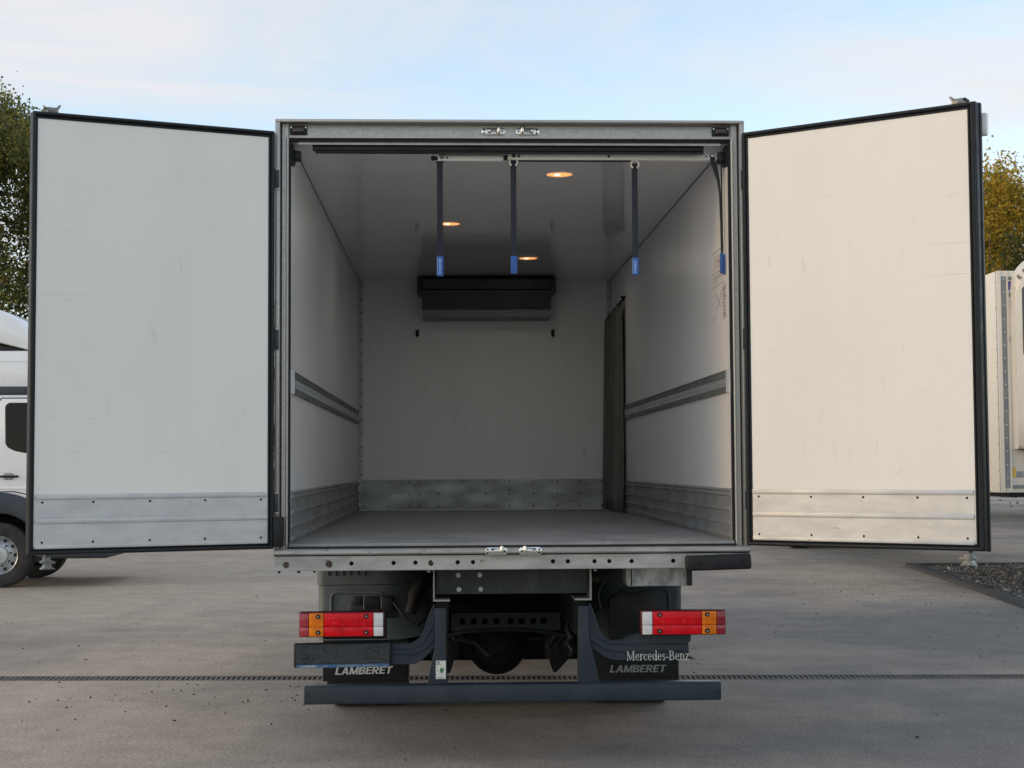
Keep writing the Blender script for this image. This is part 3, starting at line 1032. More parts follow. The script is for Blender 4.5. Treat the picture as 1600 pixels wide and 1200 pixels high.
def cargo_door(s, hinge, rotz, DW, mg_):
    core = MB()
    X = lambda a, b_: (min(s * a, s * b_), max(s * a, s * b_))
    core.box(*X(0.0, DW), 0.0, 0.085, DZ0, DZ1, 0.006)
    core.box(*X(DW - 0.012, DW + (0.006 if s > 0 else 0.001)), 0.060, 0.088, DZ0 - 0.004, DZ1 + 0.003, 0.003)
    d_ = core.build('cargo_door', 'black_rubber', T, loc=hinge, rot=(0, 0, rotz))
    pn = MB().box(*X(0.030, DW - mg_), -0.003, 0.002, DZ0 + 0.030, DZ1 - 0.034)
    pn.build('inner_panel', 'grp_white', d_, smooth=False)
    MB().box(*X(0.012, DW - 0.014), 0.0852, 0.090, DZ0 + 0.012, DZ1 - 0.012).build('outer_skin', 'gelcoat', d_, smooth=False)
    # double lipped rubber seal
    se = MB()
    a0, a1, z0, z1 = 0.012, DW - mg_ * 0.4, DZ0 + 0.012, DZ1 - 0.014
    for (oa, ra) in ((0.0, 0.011), (0.019, 0.006)):
        A0, A1, Z0, Z1 = a0 + oa, a1 - oa * mg_ / 0.04, z0 + oa, z1 - oa
        ring = [(A0, Z0), (A1, Z0), (A1, Z1), (A0, Z1)]
        for (xa, za), (xb, zb) in zip(ring, ring[1:] + ring[:1]):
            se.tube([(s * xa, -0.004, za), (s * xb, -0.004, zb)], ra, n=10)
        for xa, za in ring:
            se.lathe([(0.0005, -ra), (ra * .7, -ra * .7), (ra, 0), (ra * .7, ra * .7), (0.0005, ra)], (s * xa, -0.004, za), 'z', 10, close=False)
    se.build('door_seal', 'black_rubber', d_)
    # aluminium kick plate: two sheets between three ribs
    kp = MB()
    e0, e1 = 0.037, DW - mg_ - 0.008
    kp.box(*X(e0, e1), -0.0055, -0.0032, 1.244, 1.520)
    for z0_, z1_ in ((1.494, 1.521), (1.371, 1.397), (1.243, 1.264)):
        kp.box(*X(e0, e1), -0.011, -0.0056, z0_, z1_, 0.003)
    kp.build('kick_plate', 'aluminium', d_)
    rv = MB()
    for f in (0.03, 0.28, 0.52, 0.76, 0.97):
        for z in (1.480, 1.276):
            rv.cyl((s * (e0 + (e1 - e0) * f), -0.0055, z), (s * (e0 + (e1 - e0) * f), -0.0095, z), 0.0065, 0.004, n=8)
    tag(rv.build('rivets', 'dark_steel', d_), kind='stuff')
    # scuffs and pen marks
    rs_ = random.Random(5 + s)
    sc = MB()
    for i in range(14):
        cx, cz = rs_.uniform(0.1, DW - 0.1), rs_.uniform(1.6, 3.2)
        L, a = rs_.uniform(0.01, 0.05), rs_.uniform(-.5, .5) + (1.4 if rs_.random() < .35 else 0)
        ww = rs_.uniform(0.0005, 0.0011)
        ca, sa = math.cos(a), math.sin(a)
        sc.prism([(s * (cx + ca * L * u - sa * ww * v), cz + sa * L * u + ca * ww * v) for u, v in ((-1, -.4), (0, -1), (1, -.3), (1, .3), (0, 1), (-1, .4))], 'y', -0.0031, -0.0034)
    for zz in (2.78, 2.62) if s > 0 else (2.55,):
        sc.prism([(s * (DW - 0.30), zz - .0004), (s * (DW - 0.06), zz - 0.004), (s * (DW - 0.06), zz - 0.002), (s * (DW - 0.30), zz + .0004)], 'y', -0.0031, -0.0034)
    tag(sc.build('scuff_marks', 'scuff_grey', d_, smooth=False), kind='stuff')
    # locking bar with a cam at both ends, on the outer face
    xb = s * (DW - 0.105)
    lb = MB()
    lb.cyl((xb, 0.112, DZ0 - 0.03), (xb, 0.112, DZ1 + 0.02), 0.0125, n=14)
    for z in (1.45, 2.0, 2.7, 3.25):
        lb.box(xb - 0.035, xb + 0.035, 0.0902, 0.128, z - 0.02, z + 0.02, 0.004)
    anvil = [(-0.020, 0), (0.016, 0), (0.012, 0.014), (0.040, 0.026), (0.036, 0.034), (0.014, 0.040), (0.020, 0.050), (0.040, 0.064), (-0.036, 0.064), (-0.020, 0.050), (-0.018, 0.040), (-0.038, 0.030), (-0.020, 0.018)]
    lb.prism([(xb - s * px * 0.95, DZ0 - 0.012 - pz) for px, pz in anvil], 'y', 0.030, 0.118, bev=0.003)
    cam2 = [(-0.028, 0), (0.030, 0), (0.026, 0.016), (0.042, 0.042), (0.032, 0.046), (0.018, 0.030), (-0.044, 0.030), (-0.030, 0.018)]
    lb.prism([(xb - s * px, DZ1 + 0.002 + pz) for px, pz in cam2], 'y', 0.030, 0.118, bev=0.003)
    lb.build('locking_bar', 'cam_steel', d_)
    if s < 0:
        return d_
    ec = MB().box(*X(DW - 0.04, DW + 0.028), 0.0905, 0.128, 3.335, 3.452, 0.008)
    ec.build('door_stay', 'gelcoat', d_)
    return d_


cargo_door(1, (1.283, -0.022, 0), R(-36.0), 1.298, 0.040)
cargo_door(-1, (-1.298, -0.022, 0), R(21.5), 1.278, 0.024)

# --- fittings inside the box
for i, (x, y) in enumerate(((0.339, 1.00), (-0.345, 2.935), (0.339, 4.823))):
    cl = MB()
    cl.lathe([(0.100, 0.0), (0.100, -0.004), (0.092, -0.008), (0.082, -0.006), (0.078, 0.0)], (x, y, ZC - 0.0003), 'z', 32, close=False)
    lamp = cl.build('ceiling_lamp', 'grp_ceiling', T)
    MB().lathe([(0.0005, -0.004), (0.05, -0.0045), (0.078, -0.002), (0.0785, 0.0)], (x, y, ZC - 0.0006), 'z', 32, close=False).build('lamp_lens', 'lamp_glow', lamp)
    MB().lathe([(0.0005, -0.003), (0.012, -0.0025), (0.018, -0.001), (0.019, 0.0)], (x - 0.014, y, ZC - 0.0052), 'z', 16, close=False).build('lamp_bulb', 'lamp_bulb', lamp)
    ll = bpy.data.lights.new('lamp_light', 'AREA')
    ll.shape = 'DISK'
    ll.size = 0.14
    ll.energy = 0.45
    ll.color = (1.0, 0.94, 0.88)
    lo_ = bpy.data.objects.new('lamp_light', ll)
    COL.objects.link(lo_)
    lo_.parent = lamp
    lo_.location = (x, y, ZC - 0.012)

tr = MB()
tr.box(-1.106, 1.092, 0.115, 0.150, 3.418, ZC - 0.0005, 0.003)
tr.box(-1.090, 1.092, 0.108, 0.150, 3.406, 3.414, 0.002)
tr.box(-1.085, 1.085, 0.128, 0.146, 3.413, 3.419)
tr.build('ceiling_track', 'black_plastic', T)
for s in (-1, 1):
    wb = MB()
    a, b_ = (s * XI, s * 1.176) if s < 0 else (s * XI, s * 1.182)
    wb.box(min(a, b_), max(a, b_), 0.15, 0.23, 3.375 if s < 0 else 3.368, 3.425 if s < 0 else 3.424, 0.004)
    wb.prism([(0.10, 3.33), (0.19, 3.34), (0.27, 3.37), (0.27, 3.41), (0.20, 3.45), (0.10, 3.452)], 'x', s * XI - s * 0.0005, s * (XI - 0.008))
    wb.build('bar_bracket', 'black_plastic', T)

ev = MB()
sec = [(6.03, 3.440), (6.02, 3.425), (6.03, 3.330), (6.05, 3.318), (6.07, 3.140), (6.395, 3.140), (6.395, 3.440)]
ev.prism(sec, 'x', -0.605, 0.620)
evap = ev.build('evaporator_unit', 'evaporator_dark', T, smooth=False)
tray = MB()
tray.prism([(6.055, 3.135), (6.06, 3.066), (6.10, 3.058), (6.395, 3.058), (6.395, 3.135)], 'x', -0.600, 0.612)
tray.build('drip_tray', 'evaporator_grey', evap, smooth=False)
for s in (-1, 1):
    cx = -0.605 if s < 0 else 0.620
    cp = MB()
    cp.prism([(6.04, 3.285), (6.04, 3.445), (6.39, 3.445), (6.39, 3.285)], 'x', cx + s * 0.0005, cx + s * 0.044, bev=0.006)
    cp.build('side_cap', 'evaporator_dark', evap)
gr = MB()
for i in range(9):
    x = -0.60 + i * 0.15
    gr.box(x, x + 0.008, 6.010, 6.0245, 3.335, 3.425)
gr.box(-0.60, 0.615, 6.008, 6.0185, 3.416, 3.426)
gr.box(-0.60, 0.615, 6.016, 6.0285, 3.326, 3.336)
gr.build('grille_frame', 'black_plastic', evap, smooth=False)

# stamped print on the right inner wall, by the door
def wall_print(name, strokes, material, parent):
    """strokes: (y0, z0, y1, z1, halfwidth) on the wall face"""
    mb = MB()
    for y0, z0, y1, z1, w in strokes:
        d_ = Vector((y1 - y0, z1 - z0)).normalized()
        nn = Vector((-d_.y, d_.x)) * w
        mb.prism([(y0 + nn.x, z0 + nn.y), (y1 + nn.x, z1 + nn.y), (y1 - nn.x, z1 - nn.y), (y0 - nn.x, z0 - nn.y)], 'x', XI - 0.0004, XI - 0.0012)
    o = mb.build(name, material, parent, smooth=False)
    o['kind'] = 'stuff'
    return o


rs_ = random.Random(2)
st = [(0.24, 2.90, 0.62, 2.90, .002), (0.24, 2.78, 0.62, 2.78, .002), (0.24, 2.70, 0.62, 2.70, .002)]
for i in range(7):
    y = 0.27 + i * 0.05
    st += [(y, 2.715, y, 2.765, .002), (y, 2.765, y + .028, 2.74, .002)]
st += [(0.30, 2.66, 0.50, 2.56, .003), (0.36, 2.56, 0.52, 2.66, .003), (0.55, 2.52, 0.6, 2.50, .003)]
wall_print('stamp_print', st, 'letter_faint', right_wall)
wall_print('stamp_print', [(0.30 + i * .06, 2.80, 0.30 + i * .06, 2.875, .005) for i in range(5)] + [(0.28, 2.84, 0.46, 2.84, .004)], 'letter_red_faint', right_wall)
st = []
z = 2.685
for i in range(11):                               # a column of small turned characters
    hgt = rs_.uniform(.010, .014)
    st += [(0.20, z, 0.30, z, .0018), (0.20, z - hgt, 0.30, z - hgt, .0018)]
    st += [(rs_.choice([.20, .25, .30]), z, rs_.choice([.20, .25, .30]) + .001, z - hgt, .003)]
    z -= hgt + 0.006
wall_print('serial_print', st, 'letter_faint', right_wall)

# --- underbody
uc = MB()
uc.box(-0.425, 0.428, 0.270, 0.285, 0.937, 1.078)
uc.box(-0.425, 0.428, 0.285, 0.36, 0.937, 0.945)
uc.box(-0.424, -0.350, 0.262, 0.2698, 0.945, 1.075)
uc.mi = 1
for x, z in ((-0.300, 1.043), (-0.178, 1.043), (-0.296, 0.962), (-0.174, 0.962)):
    uc.cyl((x, 0.270, z), (x, 0.262, z), 0.014, n=14)
    uc.cyl((x, 0.262, z), (x, 0.252, z), 0.0095, n=6)
uc.mi = 2
for z in (1.045, 0.962):
    uc.cyl((-0.386, 0.2618, z), (-0.386, 0.2612, z), 0.008, n=10)
uc.build('cross_beam', ['crossmember_paint', 'galvanised', 'black_plastic'], T)
for s in (-1, 1):
    zb = MB()
    xo = s * (0.432 if s < 0 else 0.436)
    zb.box(min(xo, xo + s * 0.008), max(xo, xo + s * 0.008), 0.19, 0.42, 0.903, 1.085)
    zb.box(min(xo - s * 0.0005, xo - s * 0.085), max(xo - s * 0.0005, xo - s * 0.085), 0.19, 0.42, 0.903, 0.913)
    zb.box(min(xo + s * 0.0085, xo + s * 0.05), max(xo + s * 0.0085, xo + s * 0.05), 0.19, 0.42, 1.077, 1.085)
    zb.cyl((xo + s * 0.03, 0.215, 1.077), (xo + s * 0.03, 0.215, 1.062), 0.010, n=6)
    zb.build('frame_bracket', 'bracket_grey', T, smooth=False)
gb_ = MB()
gb_.box(0.672, 0.984, 0.215, 0.55, 0.976, 1.088, 0.002)
gb_.mi = 1
gb_.prism([(0.641, 1.088), (0.664, 1.088), (0.664, 0.976), (0.644, 0.982), (0.639, 1.02)], 'y', 0.19, 0.40)
gb_.mi = 2
gb_.box(0.9845, 1.012, 0.205, 0.55, 0.977, 1.088)
gb_.build('ramp_box', ['galvanised', 'bracket_grey', 'crossmember_paint'], T, smooth=False)

bp_ = MB()
bp_.box(-1.152, 1.160, 0.150, 0.240, 0.348, 0.449, 0.010, 3)
bp_.box(-1.10, 1.11, 0.1485, 0.1499, 0.440, 0.4425)
bar = bp_.build('underrun_bar', 'chassis_paint', T)
for x, z in ((-1.125, 0.398), (1.14, 0.398), (-0.955, 0.361), (-0.72, 0.361), (-0.55, 0.361)):
    MB().cyl((x, 0.1495, z), (x, 0.1484, z), 0.006, n=10).build('bolt_hole', 'black_plastic', bar)

UPR = [[(-0.431, 0.868), (-0.368, 0.868), (-0.368, 0.62), (-0.362, 0.4495), (-0.474, 0.4495), (-0.445, 0.585), (-0.431, 0.67)],
       [(0.366, 0.874), (0.424, 0.874), (0.428, 0.69), (0.482, 0.4495), (0.364, 0.4495)]]
ARM = [[(-.4315, .885), (-.446, .862), (-.457, .832), (-.474, .786), (-.489, .743), (-.502, .717), (-.517, .697), (-.536, .681), (-.559, .672), (-.69, .669), (-.69, .559), (-.542, .559), (-.499, .584), (-.45, .632), (-.4315, .655)],
       [(.4285, .885), (.440, .862), (.45, .832), (.461, .79), (.474, .754), (.490, .722), (.51, .697), (.529, .683), (.552, .676), (.616, .679), (.651, .70), (.704, .715), (.998, .715), (.998, .669), (.984, .662), (.988, .591), (1.023, .57), (.563, .57), (.51, .591), (.46, .63), (.4285, .662)]]
for i in (0, 1):
    s = -1 if i == 0 else 1
    u_ = MB().prism(UPR[i], 'y', 0.165, 0.235, bev=0.004)
    u_.mi = 1
    xh = -0.384 if i == 0 else 0.382
    for z in (0.803, 0.770):
        u_.cyl((xh, 0.1652, z), (xh, 0.1640, z), 0.006, n=10)
    ur = u_.build('bar_support', ['chassis_paint', 'black_plastic'], T)
    a_ = MB().prism(ARM[i], 'y', 0.195, 0.201)
    # stiffening ribs pressed into the arm
    if i == 0:
        a_.tube([(-.69, .1945, .640), (-.56, .1945, .640), (-.50, .1945, .668), (-.44, .1945, .76)], 0.005, n=6)
        a_.tube([(-.69, .1945, .612), (-.545, .1945, .612), (-.49, .1945, .635), (-.436, .1945, .69)], 0.006, n=6)
        a_.tube([(-.69, .198, .669), (-.559, .198, .672), (-.517, .198, .697), (-.489, .198, .743), (-.457, .198, .832), (-.432, .198, .885)], 0.006, n=6)
        a_.mi = 1
        a_.cyl((-.575, .1948, .585), (-.575, .194, .585), .006, n=10)
    else:
        a_.tube([(.985, .1945, .655), (.60, .1945, .655), (.53, .1945, .662), (.47, .1945, .70)], 0.005, n=6)
        a_.tube([(.98, .1945, .615), (.575, .1945, .615), (.51, .1945, .632), (.436, .1945, .678)], 0.006, n=6)
        a_.tube([(.704, .198, .715), (.651, .198, .70), (.616, .198, .679), (.552, .198, .676), (.51, .198, .697), (.474, .198, .754), (.45, .198, .832), (.429, .198, .885)], 0.006, n=6)
        a_.mi = 1
        for x in (.655, .735, .777, .86, .885, .93):
            a_.cyl((x, .1948, .690), (x, .194, .690), .006, n=10)
        a_.cyl((.572, .1948, .590), (.572, .194, .590), .006, n=10)
    arm = a_.build('light_bracket', ['chassis_paint', 'black_plastic'], T)
    if i == 0:
        stk = MB().box(-0.426, -0.371, 0.1626, 0.1636, 0.480, 0.580)
        sk = stk.build('sticker', 'sticker_white', ur, smooth=False, loc=(0, 0, 0))
        pr = MB()
        rs_ = random.Random(9)
        for q in range(34):
            x, z = rs_.uniform(-.422, -.376), rs_.uniform(.497, .574)
            pr.box(x, x + rs_.uniform(.001, .005), 0.1616, 0.1624, z, z + rs_.uniform(.001, .003))
        for q in range(11):
            x = -.421 + q * .0042
            pr.prism([(x, .4845), (x + .0012, .4845), (x + .003, .492), (x + .0018, .492)], 'y', .1616, .1624)
        pr.lathe([(.0085, 0), (.0085, .001), (.006, .001), (.006, 0)], (-.414, .1614, .567), 'y', 16, close=False)
        tag(pr.build('sticker_print', 'letter_black', ur, smooth=False), kind='stuff')
        MB().prism([(-.405, .530), (-.398, .542), (-.390, .536), (-.384, .545), (-.382, .528), (-.388, .516), (-.396, .514), (-.402, .520)], 'y', .1610, .1622).build('sticker_emblem', 'sticker_green', ur, smooth=False)


def tail_light(x0, x1, z0, z1, segs, white_left):
    tl = MB()
    tl.box(x0, x1, 0.135, 0.196, z0, z1, 0.008, 3)
    o = tl.build('tail_light', 'lamp_housing', T)
    zi0, zi1 = z0 + 0.006, z1 - 0.006
    for (a, b_, mt) in segs:
        L = MB()
        zm = zi0 + (zi1 - zi0) * 0.42
        L.box(a + 0.0012, b_ - 0.0012, 0.112, 0.134, zi0, zm - 0.0012, 0.004)
        L.box(a + 0.0012, b_ - 0.0012, 0.110, 0.134, zm + 0.0004, zi1, 0.004)
        if mt == 'lens_red':
            mid = (a + b_) / 2
            L.box(mid - 0.045, mid - 0.043, 0.108, 0.1115, zi0 + .004, zi1 - .004)
        for k_ in range(3):
            zr = zm + (zi1 - zm) * (k_ + 1) / 4
            L.box(a + 0.004, b_ - 0.004, 0.1085, 0.1102, zr - 0.0012, zr + 0.0012)
        if b_ - a > 0.07:                               # moulded lamp bowls showing behind the lens
            for q in range(2 if mt == 'lens_red' else 1):
                cx_ = a + (b_ - a) * ((0.30 + 0.42 * q) if mt == 'lens_red' else 0.5)
                for rr_ in (0.030, 0.021):
                    L.tube([(cx_ + rr_ * math.cos(k_ * 0.3927), 0.1098, (zi0 + zi1) / 2 + rr_ * math.sin(k_ * 0.3927)) for k_ in range(17)], 0.0018, n=5)
        L.build('lens', mt, o)
    return o


def screws(parent, pts):
    for x, z in pts:
        sc = MB()
        sc.cyl((x, 0.112, z), (x, 0.102, z), 0.0135, 0.0115, n=14)
        sc.mi = 1
        sc.cyl((x, 0.102, z), (x, 0.1005, z), 0.0045, n=8)
        sc.build('lens_screw', ['black_plastic', 'chrome'], parent)


xo = lambda u, c=-1.177: c + (u - 469) * 0.00354
tl = tail_light(-1.177, -0.706, 0.718, 0.857, [(-1.172, -1.122, 'lens_pink'), (-1.122, -1.040, 'lens_amber'), (-1.040, -0.768, 'lens_red'), (-0.768, -0.713, 'lens_white')], False)
screws(tl, [(-1.070, 0.833), (-1.070, 0.745), (-0.806, 0.833), (-0.806, 0.745)])
tl = tail_light(0.710, 1.187, 0.711, 0.849, [(0.717, 0.774, 'lens_white'), (0.774, 1.048, 'lens_red'), (1.048, 1.132, 'lens_amber'), (1.132, 1.181, 'lens_dark_red')], True)
screws(tl, [(0.812, 0.826), (0.812, 0.736), (1.078, 0.826), (1.078, 0.736)])
MB().box(-1.05, -0.70, 0.196, 0.26, 0.70, 0.84).build('lamp_backing', 'dark_steel', T, smooth=False)
MB().box(0.78, 1.00, 0.20, 0.27, 0.692, 0.83).build('lamp_backing', 'dark_steel', T, smooth=False)

# number plate holder
ph = MB()
ph.box(-1.205, -0.667, 0.160, 0.192, 0.5545, 0.692, 0.012, 3)
holder = ph.build('plate_holder', 'black_plastic', T, rot=(0, R(-0.4), 0), loc=(0, 0, 0))
fc = MB()
rs_ = random.Random(4)
fc.box(-1.190, -0.680, 0.157, 0.1598, 0.580, 0.678)
fc.box(-1.197, -0.674, 0.1535, 0.1598, 0.6785, 0.6815)
fc.box(-1.197, -0.674, 0.1535, 0.1598, 0.5755, 0.5785)
fc.mi = 1
for q in range(230):
    x, z = rs_.uniform(-1.18, -0.695), rs_.uniform(.586, .668)
    if -1.08 < x < -0.83 and rs_.random() < .55:
        continue
    a, b_ = (rs_.uniform(.003, .006), rs_.uniform(.003, .012))
    if rs_.random() < .4:
        a, b_ = b_, a
    fc.box(x, x + a, 0.1562, 0.1569, z, z + b_)
fc.build('holder_face', ['holder_black', 'black_plastic'], holder, smooth=False)
MB().box(-1.190, -0.680, 0.1575, 0.1598, 0.556, 0.5745).build('holder_strip', 'holder_blue', holder, smooth=False)
block_text('LAMBERET', 0.0085, 0.085, 0.3, 'letter_white', holder, (-1.165, 0.1574, 0.5605), name='holder_lettering')
sm = MB()
for x0_, x1_ in ((-1.178, -1.170), (-1.045, -1.020), (-0.965, -0.905), (-0.898, -0.870), (-0.862, -0.845), (-0.822, -0.745), (-0.71, -0.695)):
    x = x0_
    while x < x1_:
        w = rs_.uniform(.003, .006)
        sm.box(x, x + w, 0.1568, 0.1573, 0.561, 0.561 + rs_.uniform(.005, .009))
        x += w + 0.002
tag(sm.build('holder_small_print', 'letter_grey', holder, smooth=False), kind='stuff')

# serif lettering built from strokes, for the maker's name on the right bracket
def serif_text(s, height, width, material, parent, loc, name='lettering'):
    CAP, XH = 1.0, 0.68
    glyphs = []

    def stem(x, z0, z1, w=0.10, sb=True, stp=True, left=True):
        g_ = [[(x - w / 2, z0), (x + w / 2, z0), (x + w / 2, z1), (x - w / 2, z1)]]
        if sb: g_.append([(x - w / 2 - .09, z0), (x + w / 2 + .09, z0), (x + w / 2 + .09, z0 + .045), (x - w / 2 - .09, z0 + .045)])
        if stp: g_.append([(x - w / 2 - .09, z1 - .045), (x + w / 2 + (0.0 if left else .09), z1 - .045), (x + w / 2 + (0.0 if left else .09), z1), (x - w / 2 - .09, z1)])
        return g_

    def line(x0, z0, x1, z1, w):
        d_ = Vector((x1 - x0, z1 - z0)).normalized()
        nn = Vector((-d_.y, d_.x)) * w / 2
        return [[(x0 + nn.x, z0 + nn.y), (x1 + nn.x, z1 + nn.y), (x1 - nn.x, z1 - nn.y), (x0 - nn.x, z0 - nn.y)]]

    def arc(cx, cz, rx, rz, a0, a1, wt=0.10, wn_=0.045, n=14):
        g_ = []
        for i in range(n):
            q = []
            for t in (i / n, (i + 1) / n):
                a = R(a0 + (a1 - a0) * t)
                w = wn_ + (wt - wn_) * abs(math.cos(a)) ** 1.5
                q.append(((cx + rx * math.cos(a), cz + rz * math.sin(a)), (cx + (rx - w) * math.cos(a), cz + (rz - w * .8) * math.sin(a))))
            g_.append([q[0][0], q[1][0], q[1][1], q[0][1]])
        return g_
    G_ = {
        'M': (1.10, stem(.14, 0, CAP, .05, True, False) + line(.14, .98, .52, .05, .10) + line(.50, .05, .88, .98, .045) + stem(.90, 0, CAP, .11, True, True, False) + line(.03, .978, .22, .978, .045)),
        'e': (.60, arc(.30, XH / 2, .24, XH / 2 + .01, 15, 320) + line(.10, .37, .53, .37, .045)),
        'r': (.46, stem(.15, 0, XH) + arc(.36, .48, .17, .2, 70, 165, .07) + [[(.34, .58), (.45, .58), (.45, .68), (.34, .68)]]),
        'c': (.56, arc(.30, XH / 2, .24, XH / 2 + .01, 45, 320) + [[(.40, .50), (.50, .50), (.50, .60), (.40, .60)]]),
        'd': (.66, arc(.30, XH / 2, .24, XH / 2 + .01, 0, 360, n=22) + stem(.53, 0, 1.04, .10, False, True) + [[(.53, 0), (.66, 0), (.66, .045), (.53, .045)]]),
        's': (.50, arc(.25, .51, .17, .18, 30, 270, .09) + arc(.25, .18, .19, .19, -150, 90, .09)),
        '-': (.40, [[(.05, .27), (.35, .27), (.35, .34), (.05, .34)]]),
        'B': (.80, stem(.18, 0, CAP, .11, True, True) + arc(.36, .755, .26, .245, -90, 90) + arc(.38, .27, .32, .27, -90, 90) + [[(.1, 0), (.4, 0), (.4, .045), (.1, .045)], [(.2, .955), (.38, .955), (.38, 1.0), (.2, 1.0)], [(.2, .50), (.38, .50), (.38, .545), (.2, .545)]]),
        'n': (.70, stem(.15, 0, XH) + arc(.34, .46, .21, .22, 0, 150, .09) + stem(.50, 0, .47, .10, True, False)),
        'z': (.56, line(.07, .645, .50, .645, .05) + line(.45, .64, .10, .04, .11) + line(.06, .025, .50, .025, .05) + [[(.07, .52), (.11, .52), (.11, .66), (.07, .66)], [(.46, .0), (.50, .0), (.50, .15), (.46, .15)]]),
    }
    tot = sum(G_[c][0] for c in s)
    mb = MB()
    x = 0
    yo = 0
    for c in s:
        adv, polys = G_[c]
        for pgn in polys:
            yo += 1
            mb.prism([((x + px) * width / tot, pz * height) for px, pz in pgn], 'y', -0.0010 - (yo % 7) * 0.00004, 0.0)
        x += adv
    return mb.build(name, material, parent, smooth=False, loc=loc)


serif_text('Mercedes-Benz', 0.052, 0.352, 'letter_white', arm, (0.636, 0.1880, 0.567), 'maker_lettering')
MB().box(0.632, 0.978, 0.1882, 0.1948, 0.572, 0.592).build('letter_backing', 'chassis_paint', arm, smooth=False)

# mudguards (rear faces), mud flaps
for i in (0, 1):
    s = -1 if i == 0 else 1
    xo_, xi_ = (1.182, 0.50) if i == 0 else (1.135, 0.52)
    mg = MB()
    X = lambda a: s * a
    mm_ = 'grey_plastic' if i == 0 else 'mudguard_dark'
    plan = []
    for q in range(9):                              # rounded outer corner in plan
        t = q / 8 * math.pi / 2
        plan.append((X(xo_ - 0.05 + 0.05 * math.cos(t)), 1.45 - 0.05 * math.sin(t)))
    plan = [(X(xo_), 2.0)] + plan + [(X(xo_ - .42), 1.40), (X(xo_ - .52), 1.44), (X(xo_ - .60), 1.53), (X(xi_), 1.72), (X(xi_), 1.78), (X(xo_ - .58), 1.60), (X(xo_ - .42), 1.46), (X(xo_ - .06), 1.46), (X(xo_ - .06), 2.0)]
    mg.prism(plan, 'z', 0.56, 0.905)
    mg.prism([(px + s * 0.008, py - 0.006) for px, py in plan], 'z', 0.909, 1.06)
    # top deck following the wheel
    mg.grid([[(X(a), 2.45 - 0.62 * math.cos(t) * 1.05, 0.42 + 0.62 * math.sin(t)) for a in (xo_, xi_)] for t in [R(15 + 10 * q) for q in range(16)]])
    mgo = mg.build('mudguard', mm_, T)
    rec = MB()
    rim = [(X(xo_ - .085), 1.394, 0.58), (X(xo_ - .085), 1.392, 0.83), (X(xo_ - .098), 1.39, 0.856), (X(xo_ - .125), 1.39, 0.865), (X(xo_ - .40), 1.392, 0.858)]
    rec.tube(rim, 0.009, n=8)
    rec.build('moulded_rim', mm_, mgo)
    if i == 0:
        sl_ = MB()
        for q in range(6):
            x = -1.115 + q * 0.046
            sl_.box(x, x + 0.011, 1.386, 1.3938, 0.968, 1.06)
        sl_.build('vent_slot', 'black_plastic', mgo, smooth=False)
        vb = MB()
        vb.box(-0.955, -0.90, 1.37, 1.395, 0.78, 0.835, 0.006)
        vb.box(-0.885, -0.785, 1.36, 1.395, 0.76, 0.835, 0.006)
        vb.box(-0.775, -0.70, 1.35, 1.395, 0.74, 0.84, 0.012)
        vb.box(-0.97, -0.68, 1.38, 1.395, 0.70, 0.80, 0.01)
        vb.mi = 1
        vb.box(-0.893, -0.888, 1.355, 1.36, 0.76, 0.835)
        vb.box(-0.782, -0.777, 1.352, 1.36, 0.76, 0.835)
        vb.build('valve_block', ['black_plastic', 'bracket_grey'], mgo)
    else:
        vb = MB()
        vb.prism([(0.66, 0.56), (0.66, 0.80), (0.74, 0.862), (0.82, 0.835), (0.90, 0.862), (0.94, 0.86), (0.98, 0.78), (0.99, 0.56)], 'y', 1.375, 1.395, bev=0.006)
        vb.build('valve_block', 'black_plastic', mgo)
    x0_, x1_ = ((-1.158, -0.622) if i == 0 else (0.555, 1.122))
    fl = MB()
    fl.box(x0_, x1_, 1.500, 1.512, 0.290, 0.76, 0.003)
    fl.box(x0_ + 0.012, x1_ - 0.012, 1.496, 1.4998, 0.305, 0.312)
    flap = fl.build('mud_flap', 'flap_black', T)
    MB().box(x0_ + 0.025, x1_ + 0.004, 1.530, 1.545, 0.262, 0.60).build('flap_backing', 'black_rubber', flap, smooth=False)
    tx, tz, tw = ((-1.080, 0.338, 0.368) if i == 0 else (0.676, 0.334, 0.366))
    block_text('LAMBERET', 0.047, tw - 0.012, 0.22, 'letter_white' if i == 0 else 'letter_grey', flap, (tx, 1.4955, tz - 0.007), (0, R(-0.8 if i == 0 else 0.2), 0), 'flap_lettering')

MB().box(-0.352, 0.352, 3.1, 4.3, 0.38, 1.077, 0.03).build('gearbox', 'dark_steel', T)  # gearbox oversized to block bright ground seen between the rails
MB().box(-0.34, 0.34, 5.9, 7.2, 0.40, 1.07, 0.05).build('engine', 'dark_steel', T)
MB().box(-0.62, 0.62, 2.86, 2.92, 0.245, 1.077).build('light_block_plate', 'dark_steel', T, smooth=False)  # added plate, blocks bright ground seen through the underbody
hs_ = MB()
hs_.tube([(-0.50, 1.30, 0.93), (-0.53, 1.24, 0.905), (-0.565, 1.22, 0.86), (-0.575, 1.22, 0.80), (-0.595, 1.22, 0.745)], [0.042, 0.045, 0.044, 0.040, 0.036], n=14)
hs_.tube([(-0.40, 1.6, 0.96), (-0.45, 1.4, 0.94), (-0.50, 1.30, 0.93)], 0.042, n=14)
hs_.build('air_hose', 'dark_steel', T)

